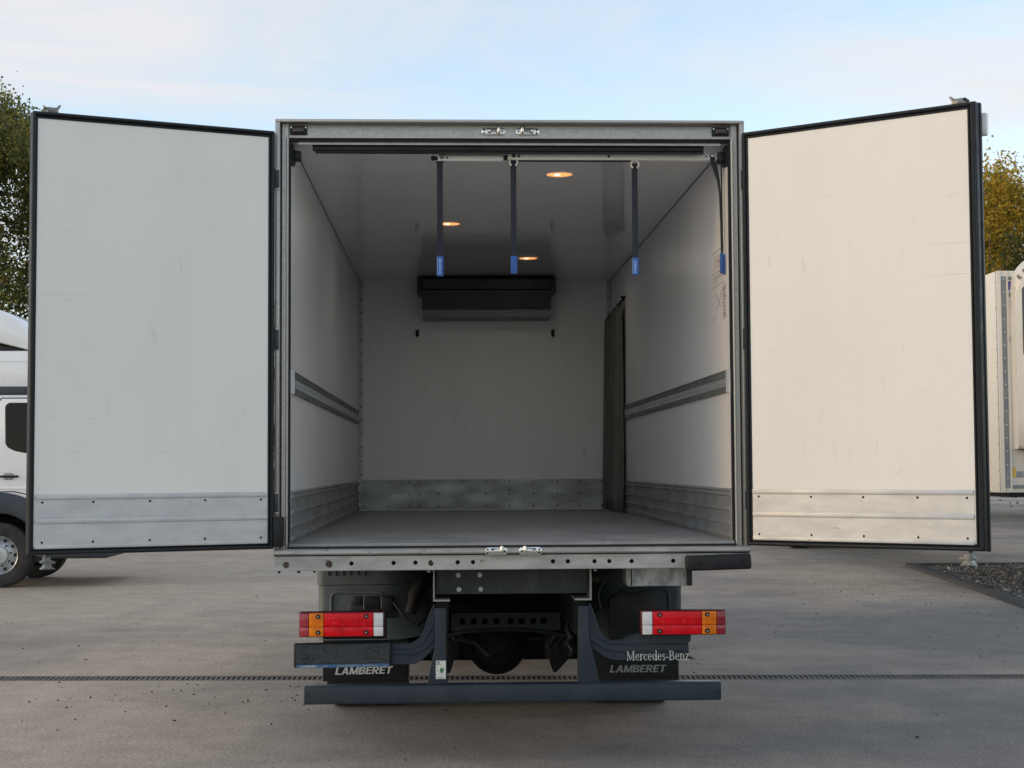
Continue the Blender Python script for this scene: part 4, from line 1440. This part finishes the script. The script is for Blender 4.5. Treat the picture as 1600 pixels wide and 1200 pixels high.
for pth, rr_ in (([(0.345, 0.60, 0.74), (0.33, 0.58, 0.70), (0.352, 0.56, 0.66), (0.325, 0.58, 0.62), (0.35, 0.60, 0.58), (0.36, 0.7, 0.54)], 0.012),
                 ([(-0.33, 0.9, 0.62), (-0.20, 0.95, 0.585), (-0.12, 1.0, 0.50), (-0.05, 1.3, 0.52), (0.05, 2.0, 0.60)], 0.010),
                 ([(0.30, 0.95, 0.64), (0.24, 1.0, 0.56), (0.27, 1.3, 0.50), (0.40, 1.9, 0.52)], 0.010),
                 ([(-0.70, 1.33, 0.80), (-0.62, 1.25, 0.70), (-0.55, 1.25, 0.66), (-0.46, 1.4, 0.72)], 0.009),
                 ([(0.62, 1.36, 0.92), (0.58, 1.30, 0.84), (0.60, 1.30, 0.76), (0.52, 1.35, 0.70)], 0.012)):
    MB().tube(pth, rr_, n=8).build('brake_hose', 'black_rubber', T)
# chassis rails, axle, springs
for s in (-1, 1):
    cr = MB()
    a, b_ = sorted((s * 0.355, s * 0.425))
    cr.box(a, b_, 0.30, 7.9, 0.70, 0.905)
    cr.box(a, b_, 0.30, 6.5, 0.955, 1.075)
    cr.build('chassis_rail', 'dark_steel', T, smooth=False)
for y in (0.9, 1.7, 3.6, 5.0, 6.2):
    MB().box(-1.2, 1.2, y, y + 0.05, 1.078, 1.1495).build('floor_bearer', 'dark_steel', T, smooth=False)
ub = MB().box(-1.28, 1.28, 0.06, 6.46, 1.110, 1.1498)
ub.build('underfloor', 'dark_steel', T, smooth=False)
hb = MB()
hb.holed_plate(-0.34, 0.34, 0.64, 0.735, 1.20, 0.012, [(x, 0.69, 0.021) for x in (-0.27, -0.20, -0.13, -0.06, 0.03, 0.10, 0.17, 0.235)])
hb.box(-0.34, 0.34, 1.2005, 1.29, 0.735, 0.742)
hb.box(-0.34, 0.34, 1.2005, 1.29, 0.632, 0.639)
hb.tube([(-0.40, 1.19, 0.60), (-0.25, 1.19, 0.628), (-0.05, 1.19, 0.64), (0.1, 1.19, 0.638), (0.28, 1.19, 0.62), (0.42, 1.19, 0.585)], 0.011, n=8)
hb.build('holed_crossmember', 'deep_paint', T)
AX = 2.45
ax = MB()
ax.cyl((-0.95, AX, 0.41), (0.95, AX, 0.41), 0.075, n=16)
ax.build('axle', 'dark_steel', T)
df = MB()
df.lathe([(0.01, -0.22), (0.10, -0.21), (0.17, -0.15), (0.205, -0.04), (0.205, 0.06), (0.17, 0.14), (0.08, 0.24), (0.05, 0.30)], (-0.02, AX, 0.405), 'y', 28)
df.box(-0.26, 0.20, AX - 0.10, AX + 0.10, 0.30, 0.50, 0.05)
df.build('differential', 'dark_steel', T)
for s in (-1, 1):
    sp = MB()
    for q in range(4):
        half = 0.72 - q * 0.13
        sp.grid([[(s * a, AX + half * f, 0.56 - 0.016 * q - 0.10 * (1 - f * f) * 0.6 + 0.06) for a in (0.40, 0.48)] for f in np.linspace(-1, 1, 13)])
    sp.box(min(s * .39, s * .49), max(s * .39, s * .49), AX - 0.07, AX + 0.07, 0.44, 0.58)
    sp.cyl((s * 0.34, AX - 0.42, 0.36), (s * 0.34, AX - 0.42, 0.52), 0.05, n=14)
    sp.prism([(s * 0.46, 0.56), (s * 0.30, 0.42), (s * 0.335, 0.30), (s * 0.35, 0.262), (s * 0.37, 0.262), (s * 0.50, 0.40)], 'y', AX - 0.42, AX - 0.36)
    sp.tube([(s * 0.36, AX - 0.5, 0.50), (s * 0.30, AX - 0.6, 0.56), (s * 0.26, AX - 0.7, 0.52), (s * 0.18, AX - 0.5, 0.50)], 0.012, n=8)
    sp.build('leaf_spring', 'dark_steel', T)
MB().cyl((0.02, AX + 0.25, 0.44), (0.02, 6.3, 0.62), 0.05, n=12).build('drive_shaft', 'dark_steel', T)
MB().box(0.5, 1.1, 4.0, 5.1, 0.42, 0.92, 0.06, 3).build('fuel_tank', 'dark_steel', T)
MB().box(-1.1, -0.5, 4.2, 5.2, 0.42, 0.92, 0.06, 3).build('battery_box', 'dark_steel', T)


def wheel(parent, c, axis_sign, r=0.40, w=0.24, dish=True, name='wheel', rim='rim_silver'):
    """tyre and rim turning about the local x axis; outer face towards axis_sign"""
    x, y, z = c
    a = axis_sign
    tp = [(r * .60, -.42), (r * .74, -.50), (r * .90, -.50), (r * .965, -.46), (r, -.40), (r, -.20), (r - .012, -.195), (r - .012, -.165), (r, -.16), (r, -.015), (r - .012, -.012), (r - .012, .012), (r, .015),
          (r, .16), (r - .012, .165), (r - .012, .195), (r, .20), (r, .40), (r * .965, .46), (r * .90, .50), (r * .74, .50), (r * .60, .42), (r * .57, .30), (r * .57, -.30), (r * .60, -.42)]
    t = MB().lathe([(q, o * w * a) for q, o in tp], c, 'x', 48, close=False).build('tyre', 'tyre_rubber', None)
    rp = [(r * .600, .40), (r * .585, .47), (r * .565, .45), (r * .54, .20), (r * .47, .05), (r * .36, .14), (r * .30, .20), (r * .27, .20), (r * .255, .34), (r * .10, .36), (0.002, .36)]
    m2 = MB().lathe([(q, o * w * a) for q, o in rp], c, 'x', 48, close=False)
    m2.mi = 1
    for q in range(10):
        th = 2 * math.pi * q / 10
        cy_, cz_ = y + r * .455 * math.cos(th), z + r * .455 * math.sin(th)
        m2.cyl((x + a * w * .05, cy_, cz_), (x + a * w * .115, cy_, cz_), r * .055, n=12)
    for q in range(8):
        th = 2 * math.pi * q / 8 + .2
        cy_, cz_ = y + r * .335 * math.cos(th), z + r * .335 * math.sin(th)
        m2.cyl((x + a * w * .15, cy_, cz_), (x + a * w * .26, cy_, cz_), r * .03, n=6)
    rm = m2.build('rim', [rim, 'black_plastic'], None)
    t.parent = parent
    rm.parent = t
    t.name = name
    return t


for s in (-1, 1):
    wheel(T, (s * 1.05, AX, 0.402), s, 0.402, 0.24)
    wheel(T, (s * 0.76, AX, 0.402), -s, 0.402, 0.24)
    wheel(T, (s * 1.02, 7.35, 0.402), s, 0.402, 0.25)
# cab (ahead of the box, seen only past it)
cb = MB()
side = [(6.72, 0.75), (6.72, 2.75), (6.85, 2.88), (7.9, 2.84), (8.15, 2.70), (8.42, 1.75), (8.50, 1.20), (8.50, 0.45), (7.85, 0.45), (7.85, 0.80), (7.60, 0.98), (7.10, 0.98), (6.88, 0.75)]
cb.prism(side, 'x', -1.15, 1.15, bev=0.04)
cab = cb.build('cab', 'cab_white', T)
MB().prism([(8.19, 2.62), (8.43, 1.78), (8.446, 1.785), (8.206, 2.625)], 'x', -1.02, 1.02).build('windscreen', 'glass_dark', cab, smooth=False)
for s in (-1, 1):
    MB().prism([(7.05, 1.85), (7.05, 2.55), (8.0, 2.55), (8.25, 1.80)], 'x', s * 1.151, s * 1.156).build('cab_window', 'glass_dark', cab, smooth=False)
MB().box(-1.15, 1.15, 6.475, 6.60, 1.2, 3.4, 0.01).build('front_panel', 'gelcoat', T)

# ------------------------------------------------------------------ the telescopic bar, straps and curtain inside
YBAR = 0.20
tbar = empty('telescopic_bar', (0, YBAR, 3.36))
tag(tbar, 'silver telescopic bar hung below the box ceiling just inside the doors', 'bar')


def tb_part(name, mb, mt):
    o = mb.build(name, mt, tbar)
    return o


b1 = MB().box(-0.407, -0.037, -0.016, 0.016, 0.016, 0.048, 0.003)
b1.mi = 1
b1.cyl((-0.355, -0.0162, 0.033), (-0.355, -0.0175, 0.033), 0.006, n=12)
tb_part('inner_tube', b1, ['bar_silver', 'black_plastic'])
b2 = MB().box(-0.012, 1.180, -0.020, 0.020, 0.022, 0.060, 0.003)
b2.mi = 1
for x in (0.022, 0.050, 0.560, 1.115):
    b2.cyl((x, -0.0202, 0.042), (x, -0.0215, 0.042), 0.0075 if x != 1.115 else 0.005, n=12)
tb_part('outer_tube', b2, ['bar_silver', 'black_plastic'])
tb_part('joint_clamp', MB().box(-0.037, -0.0125, -0.012, 0.012, 0.024, 0.050, 0.003), 'black_plastic')
b3 = MB()
b3.tube([(-0.4075, 0, 0.033), (-0.420, 0, 0.033), (-0.424, 0, 0.033), (-0.434, 0, 0.033), (-0.444, 0, 0.033), (-0.447, 0, 0.033)], [0.010, 0.010, 0.012, 0.015, 0.012, 0.004], n=12)
tb_part('end_knob', b3, 'black_plastic')
tb_part('top_strip', MB().box(-0.405, -0.040, -0.006, 0.010, 0.0485, 0.054), 'black_plastic')
tb_part('slide_strip', MB().box(-0.010, 0.70, -0.010, 0.012, 0.016, 0.0218), 'black_plastic')
for x, y, z, r_ in ((-0.385, -0.0165, 0.036, 0.011), (0.022, -0.0205, 0.044, 0.011), (1.148, -0.0205, 0.046, 0.013)):
    bolt = MB().cyl((x, y, z), (x, y - 0.007, z), r_, r_ * 0.8, n=12)
    bolt.mi = 1
    bolt.cyl((x, y - 0.007, z), (x, y - 0.009, z), r_ * 0.4, n=6)
    tb_part('clamp_bolt', bolt, ['black_plastic', 'chrome'])


def strap(x, ztop, zl0, zl1, shackle, label, y=YBAR, text=True):
    r_ = empty('hanging_strap', (x, y, zl0))
    H = ztop - zl0
    L = zl1 - zl0
    wb = MB()
    wb.box(-0.0165, 0.0165, -0.0015, 0.0015, L * 0.9, H - 0.02)
    wb.box(-0.014, 0.014, -0.006, 0.006, H - 0.105, H - 0.018, 0.004)
    wb.prism([(-0.016, H - 0.02), (0.016, H - 0.02), (0.022, H + 0.002), (-0.022, H + 0.002)], 'y', -0.008, 0.008)
    wb.build('webbing', 'strap_webbing', r_)
    if shackle:
        sh = MB()
        sh.tube([(0.022 * math.cos(t), -0.018, H - 0.004 + 0.024 * math.sin(t)) for t in [R(-60 - 60 * q / 2 * 0 + 300 * q / 14) for q in range(15)]], 0.0055, n=8)
        sh.build('shackle', 'cover_white', r_)
    lb = MB().box(-0.0185, 0.0185, -0.005, 0.005, 0.0, L, 0.002)
    lo = lb.build('blue_label', 'strap_label', r_)
    if text:
        pr = MB()
        rs = random.Random(int(x * 100))
        z = 0.012
        while z < L - 0.02:
            hh = rs.uniform(.004, .009)
            pr.box(-0.007, 0.006 + rs.uniform(-.003, .003), -0.0058, -0.0052, z, z + hh)
            z += hh + .0035
        pr.box(-0.0165, -0.0135, -0.0058, -0.0052, 0.008, L - 0.008)
        tag(pr.build('label_print', 'strap_label_print', lo, smooth=False), kind='stuff')
    tag(r_, label, 'strap', 'straps hanging from the bar')
    return r_


strap(-0.396, 3.372, 2.722, 2.837, False, 'dark strap with blue end label, leftmost, hanging from the thin end of the bar')
strap(0.020, 3.374, 2.737, 2.837, True, 'dark strap with plain blue label on a white shackle, second from the left', text=False)
strap(0.709, 3.362, 2.728, 2.828, True, 'dark strap with printed blue label on a white shackle, third from the left', text=True)
ws = empty('hanging_strap', (1.195, 0.20, 2.74))
wb = MB()
wb.tube([(-0.045, -0.02, 0.655), (-0.030, -0.015, 0.60), (-0.010, -0.01, 0.53), (0.0, 0, 0.46), (0.004, 0, 0.30), (0.006, 0, 0.10)], [0.014, 0.015, 0.009, 0.006, 0.005, 0.005], n=8)
wb.tube([(0.012, 0.01, 0.62), (0.012, 0.01, 0.50), (0.013, 0.012, 0.30), (0.014, 0.012, 0.09)], 0.004, n=6)
wb.build('webbing', 'strap_webbing', ws)
lb = MB()
lb.box(-0.003, 0.012, -0.018, 0.018, 0.0, 0.112, 0.002)
lb.box(0.014, 0.020, -0.018, 0.018, -0.008, 0.104, 0.002)
lb.build('blue_label', 'strap_label', ws)
sh = MB().tube([(-0.045, -0.02, 0.675), (-0.03, -0.028, 0.66), (-0.022, -0.03, 0.645), (-0.035, -0.03, 0.635)], 0.006, n=8)
sh.build('shackle', 'chrome', ws)
tag(ws, 'dark strap with blue label hanging edge-on against the right inner wall', 'strap', 'straps hanging from the bar')

cu = empty('partition_curtain', (1.165, 5.78, ZF))
cc = MB()
rows = []
for i in range(15):
    f = i / 14
    z = 0.012 + (1.86 - 0.012) * f
    row = []
    for j in range(61):
        t = j / 60
        y = -0.60 + 1.06 * t
        fold = 0.030 * math.sin(t * 31 + 0.6 * math.sin(f * 3)) * (1 - 0.4 * f) + 0.012 * math.sin(t * 77 + f * 2)
        xx = 0.020 - 0.012 * t + fold * 1.0 - 0.012 - 0.02 * (1 - f) * math.sin(t * 9)
        row.append((min(xx, 0.048), y + 0.02 * math.sin(f * 5 + t * 9), z - 0.06 * t * f))
    rows.append(row)
cc.grid(rows)
co = cc.build('cloth', 'curtain_cloth', cu, angle=80)
sd = co.modifiers.new('thickness', 'SOLIDIFY')
sd.thickness = 0.004
rd = MB().tube([(0.035, -0.63, 1.895), (0.02, -0.3, 1.875), (0.0, 0.44, 1.815)], 0.012, n=10)
rd.tube([(0.054, -0.63, 1.93), (0.035, -0.63, 1.895), (0.02, -0.65, 1.92)], 0.014, n=8)
for q in range(9):
    yq = -0.58 + q * 0.12
    rd.box(0.014 - q * .004, 0.030 - q * .004, yq, yq + 0.012, 1.85 - q * 0.008, 1.893 - q * .008)
rd.build('curtain_rod', 'black_plastic', cu)
tag(cu, 'grey insulating curtain gathered against the right wall at the back of the box', 'curtain')

# ------------------------------------------------------------------ the white truck parked on the left (faces right)
pt = empty('parked_truck', (-6.64, 13.32, 0))
tag(pt, 'white box truck with roof fairing parked side-on behind the left door', 'truck')
PT = pt
Wd = 2.25                                             # cab width (along y)


def arc_pts(cx, cz, r, a0, a1, n):
    return [(cx + r * math.cos(R(a0 + (a1 - a0) * q / n)), cz + r * math.sin(R(a0 + (a1 - a0) * q / n))) for q in range(n + 1)]


cabp = MB()
outl = [(-0.95, 0.95), (-0.95, 2.70), (1.18, 2.70), (1.42, 1.75), (1.46, 1.20), (1.46, 0.85)] + arc_pts(0, 0.45, 0.86, 28, 152, 14)
cabp.prism(outl, 'y', 0.05, Wd, bev=0.03)
pcab = cabp.build('cab', 'cab_white', PT)
hr_ = MB().prism([(-0.95, 2.803), (-0.95, 3.26), (-0.85, 3.315), (0.75, 3.315), (1.05, 3.10), (1.17, 2.803)], 'y', 0.06, Wd - 0.01, bev=0.03)
hr_.build('high_roof', 'cab_white', PT)
MB().prism([(-0.95, 3.175), (-0.94, 3.19), (0.98, 3.17), (1.0, 3.155)], 'y', 0.052, 0.0605).build('roof_crease', 'cab_white', PT)
MB().box(-0.95, 1.165, 0.035, Wd + 0.01, 2.7005, 2.8025, 0.01).build('roof_band', 'cab_trim', PT)
sp_ = MB()
prof = [(-0.95, 3.98), (-0.60, 4.02), (-0.03, 3.893), (0.17, 3.765), (0.37, 3.60), (0.62, 3.42), (0.80, 3.33), (0.80, 3.322), (0.38, 3.322), (-0.03, 3.425), (-0.95, 3.60)]
sp_.prism(prof, 'y', 0.10, Wd - 0.06, bev=0.05)
sp_.build('roof_fairing', 'cab_white', PT)
fb = MB().prism([(-0.7, 3.316), (0.3, 3.316), (0.0, 3.39), (-0.7, 3.52)], 'y', 0.16, Wd - 0.12)
fb.build('fairing_base', 'black_plastic', PT)
fen = MB()
outer = arc_pts(0, 0.45, 0.875, 14, 166, 22)
inner = arc_pts(0, 0.45, 0.585, 166, 14, 22)
fen.prism(outer + inner, 'y', 0.01, 0.50, bev=0.02)
fen.build('wheel_arch', 'cab_trim', PT)
fen2 = MB().prism(outer + inner, 'y', Wd - 0.45, Wd + 0.04, bev=0.02)
fen2.build('wheel_arch', 'cab_trim', PT)
MB().box(0.62, 1.52, 0.02, Wd + 0.03, 0.40, 0.90, 0.05, 3).build('front_bumper', 'cab_trim', PT)


def rounded(x0, x1, z0, z1, r, n=6, cut=None):
    p_ = []
    for cx, cz, a in ((x1 - r, z1 - r, 0), (x0 + r, z1 - r, 90), (x0 + r, z0 + r, 180), (x1 - r, z0 + r, 270)):
        p_ += arc_pts(cx, cz, r, a, a + 90, n)
    return p_


dr = MB().prism([(-0.02, 1.34), (-0.05, 2.55), (0.02, 2.64), (1.10, 2.64), (1.34, 1.75), (1.36, 1.36), (0.60, 1.18), (0.40, 1.30), (0.20, 1.345)], 'y', 0.047, 0.0515, bev=0.003)
drr = dr.build('cab_door', 'cab_white', PT)
MB().prism([(0.60 + (x - 0.60) * 1.018, 1.95 + (z - 1.95) * 1.022) for x, z in [(-0.02, 1.34), (-0.05, 2.55), (0.02, 2.64), (1.10, 2.64), (1.34, 1.75), (1.36, 1.36), (0.60, 1.18), (0.40, 1.30), (0.20, 1.345)]], 'y', 0.0485, 0.0495).build('door_gap', 'black_plastic', drr, smooth=False)
wo = [(0.085, 2.50), (0.10, 2.54), (0.14, 2.565), (1.05, 2.565), (1.27, 1.85), (0.80, 1.83), (0.40, 1.885), (0.22, 1.92), (0.13, 1.965), (0.095, 2.02)]
MB().prism([(0.55 + (x - 0.55) * 1.045, 2.2 + (z - 2.2) * 1.05) for x, z in wo], 'y', 0.040, 0.0468, bev=0.002).build('window_frame', 'black_rubber', drr)
MB().prism(wo, 'y', 0.0385, 0.0398).build('window_pane', 'glass_dark', drr, smooth=False)
dh = MB()
dh.box(-0.13, 0.265, 0.010, 0.030, 1.535, 1.565, 0.008)
dh.box(-0.12, -0.09, 0.03, 0.0468, 1.54, 1.56)
dh.box(0.22, 0.25, 0.03, 0.0468, 1.54, 1.56)
dh.build('door_handle', 'black_plastic', drr)
MB().prism(rounded(0.05, 0.20, 1.50, 1.60, 0.04), 'y', 0.0440, 0.0468, bev=0.001).build('handle_recess', 'bracket_grey', drr)
MB().box(-0.90, 1.40, 0.038, 0.0495, 1.37, 1.405, 0.004).build('side_crease', 'cab_white', PT)
for yy, a in ((0.16, -1), (Wd - 0.16, 1)):
    # wheels turn about y here: build about x then rotate
    w_ = wheel(PT, (0, 0, 0), 1, 0.452, 0.25)
    w_.rotation_euler = (0, 0, R(90) * a)
    w_.location = (0, yy, 0.452)
bx_ = MB().box(-7.2, -1.15, -0.12, Wd + 0.18, 1.12, 3.75, 0.015)
bx_.build('cargo_box', 'gelcoat', PT)
MB().box(-7.2, 0.9, 0.75, Wd - 0.75, 0.62, 0.95).build('chassis_frame', 'dark_steel', PT, smooth=False)
MB().box(-7.1, -1.2, 0.2, Wd - 0.2, 0.96, 1.115).build('subframe', 'dark_steel', PT, smooth=False)
for yy, a in ((0.16, -1), (Wd - 0.16, 1)):
    w_ = wheel(PT, (0, 0, 0), 1, 0.452, 0.30)
    w_.rotation_euler = (0, 0, R(90) * a)
    w_.location = (-4.9, yy, 0.452)
MB().prism([(1.19, 2.65), (1.425, 1.76), (1.437, 1.763), (1.202, 2.653)], 'y', 0.16, Wd - 0.1).build('windscreen', 'glass_dark', PT, smooth=False)

# ------------------------------------------------------------------ the semi-trailer on the right (front end towards us)
st_ = empty('semi_trailer', (6.34, 10.0, 0))
tag(st_, 'cream refrigerated semi-trailer with front cooling unit at the right edge', 'trailer')
S = st_
MB().box(0.0, 2.55, 0.0, 14.2, 1.30, 4.01, 0.012).build('trailer_body', 'trailer_cream', S)
# front corner post with riveted strip
cp = MB()
cp.box(0.035, 0.048, -0.010, -0.0005, 1.31, 4.0)
cp.box(0.115, 0.135, -0.012, -0.0005, 1.31, 4.0)
cp.build('corner_post', 'trailer_cream', S, smooth=False)
cs = MB().box(0.052, 0.110, -0.006, -0.0005, 1.36, 3.94)
cs.mi = 1
for q in range(16):
    cs.cyl((0.081, -0.006, 1.48 + q * 0.162), (0.081, -0.010, 1.48 + q * 0.162), 0.009, n=8)
cs.build('corner_strip', ['trailer_trim', 'cover_white'], S, smooth=False)
tp_ = MB().box(0.140, 2.4, -0.006, -0.0005, 3.895, 3.935)
tp_.build('top_strip', 'trailer_trim', S, smooth=False)
bs_ = MB().box(0.140, 2.4, -0.006, -0.0005, 1.352, 1.395)
bs_.build('bottom_strip', 'trailer_trim', S, smooth=False)
MB().box(0.10, 2.45, 0.02, 14.0, 1.245, 1.2995).build('chassis_frame', 'dark_steel', S, smooth=False)
MB().box(0.145, 0.178, -0.004, -0.0005, 1.485, 1.61).build('warning_label', 'sticker_yellow', S, smooth=False)
MB().box(0.19, 0.36, -0.004, -0.0005, 1.485, 1.56).build('worn_label', 'galvanised', S, smooth=False)
text_mesh('F', 0.145, 0.072, 0, 0.004, 0.001, 'type_lettering', 'letter_blue', S, (0.142, -0.0025, 3.775))
text_mesh('R', 0.145, 0.082, 0, 0.004, 0.001, 'type_lettering', 'letter_blue', S, (0.232, -0.0025, 3.775))
text_mesh('10', 0.075, 0.075, 0, 0.001, 0.001, 'type_lettering', 'letter_black', S, (0.152, -0.0025, 3.69))
# side wall furniture
sd_ = MB()
for q in range(16):
    sd_.cyl((-0.0005, 0.055, 1.40 + q * 0.165), (-0.004, 0.055, 1.40 + q * 0.165), 0.008, n=8)
tag(sd_.build('side_rivets', 'trailer_trim', S), kind='stuff')
MB().box(-0.003, -0.0005, 0.02, 0.035, 1.31, 4.0).build('side_seam', 'trailer_trim', S, smooth=False)
for i, ch in enumerate('CG4825'):
    text_mesh(ch, 0.15, 0.10, 0, 0.003, 0.001, 'unit_number', 'letter_black', S, (-0.003, 0.62, 2.30 - i * 0.115), (R(90), 0, R(-90)))
fx = MB()
fx.box(-0.05, -0.0005, 0.45, 0.60, 3.72, 3.92, 0.01)
fx.tube([(-0.03, 0.50, 3.50), (-0.05, 0.50, 3.45), (-0.03, 0.50, 3.10), (-0.06, 0.5, 3.0), (-0.02, 0.5, 2.9)], 0.02, n=8)
fx.build('side_fitting', 'black_plastic', S)
# cooling unit: rounded cover bulging forward
un = MB()


def bulge(x):                                         # plan profile of the cover front
    f = (x - 1.275) / 1.11
    return -0.16 - 0.36 * max(0.0, 1 - abs(f) ** 2.2)


def unit_outline(z0, z1, zr):
    pts = []
    return pts


xsu = np.concatenate([np.linspace(0.165, 0.40, 12), np.linspace(0.45, 2.10, 20), np.linspace(2.15, 2.385, 12)])


def top_z(x):                                         # rounded shoulders of the cover
    e = min(x - 0.165, 2.385 - x)
    rr_ = 0.46
    return 3.80 + (0.42 * math.sqrt(max(0, 1 - (1 - min(1, e / rr_)) ** 2)))


rows = []
for f in [0, 0.02, 0.2, 0.4, 0.6, 0.8, 0.9, 0.96, 1.0]:
    rows.append([(x, bulge(x) + (0.05 if f in (0, 1.0) else 0.0), 1.83 + (top_z(x) - 1.83) * f) for x in xsu])
un.grid(rows)
un.grid([[(x, 0.0, 1.83 + (top_z(x) - 1.83) * 1.0) for x in xsu], rows[-1]])
un.grid([rows[0], [(x, 0.0, 1.83) for x in xsu]])
for xe in (0.165, 2.385):
    un.grid([[(xe, bulge(xe), 1.83 + (top_z(xe) - 1.83) * f) for f in (0, .25, .5, .75, 1)], [(xe, 0.0, 1.83 + (top_z(xe) - 1.83) * f) for f in (0, .25, .5, .75, 1)]])
unit = un.build('cooling_unit', 'cover_white', S, angle=50)
gl = MB()
gx_ = [x for x in xsu if 0.215 <= x <= 2.335]
zt_ = lambda x: top_z(x) - 0.23 - 0.02 * abs(x - 1.275)
gl.grid([[(x, bulge(x) - 0.006, 2.98 - 0.30 * min(1, (x - 0.2)) * (1 if x < 1.2 else 1) + 0 * f + (zt_(x) - 2.98 + 0.30 * min(1, (x - 0.2))) * f) for x in gx_] for f in np.linspace(0, 1, 8)])
gl.build('condenser_grille', 'grille_grey', unit, angle=50)
MB().box(0.20, 0.36, -0.175, -0.16, 1.815, 1.8295).build('unit_foot', 'black_plastic', unit, smooth=False)
hose = MB().tube([(0.42, -0.02, 1.80), (0.36, -0.05, 1.72), (0.34, -0.05, 1.62), (0.38, -0.05, 1.52), (0.46, -0.02, 1.47)], 0.014, n=8)
hose.build('air_line', 'rust', S)
chs = 'THERMO KING'
for i, ch in enumerate(chs):
    if ch == ' ':
        continue
    xx = 0.098 + i * 0.052
    if xx < 0.17:
        continue
    slope = math.atan2(top_z(xx + 0.05) - top_z(xx + 0.01), 0.04)
    text_mesh(ch, 0.075, 0.040, 0, 0.002, 0.001, 'unit_lettering', 'letter_black', unit, (xx, bulge(xx + .02) - 0.012, top_z(xx + 0.02) - 0.125), (R(90), -min(slope, R(50)) * 0.8, 0))
for y0 in (12.1, 13.35):
    for xx, a in ((0.28, -1), (2.27, 1)):
        wheel(S, (xx, y0, 0.50), a, 0.50, 0.38, name='wheel')
for xx in (0.45, 2.1):                                # wound-up landing legs
    lg = MB().box(xx - 0.06, xx + 0.06, 2.9, 3.05, 0.74, 1.2445, 0.01)
    lg.box(xx - 0.14, xx + 0.14, 2.82, 3.13, 0.69, 0.7395, 0.01)
    lg.build('landing_leg', 'dark_steel', S)
ss = MB()
ss.cyl((1.75, 2.0, 0.06), (1.75, 2.0, 1.2445), 0.09, n=16)
ss.box(1.45, 2.05, 1.7, 2.3, 0.0, 0.06, 0.01)
ss.build('support_stand', 'dark_steel', S)
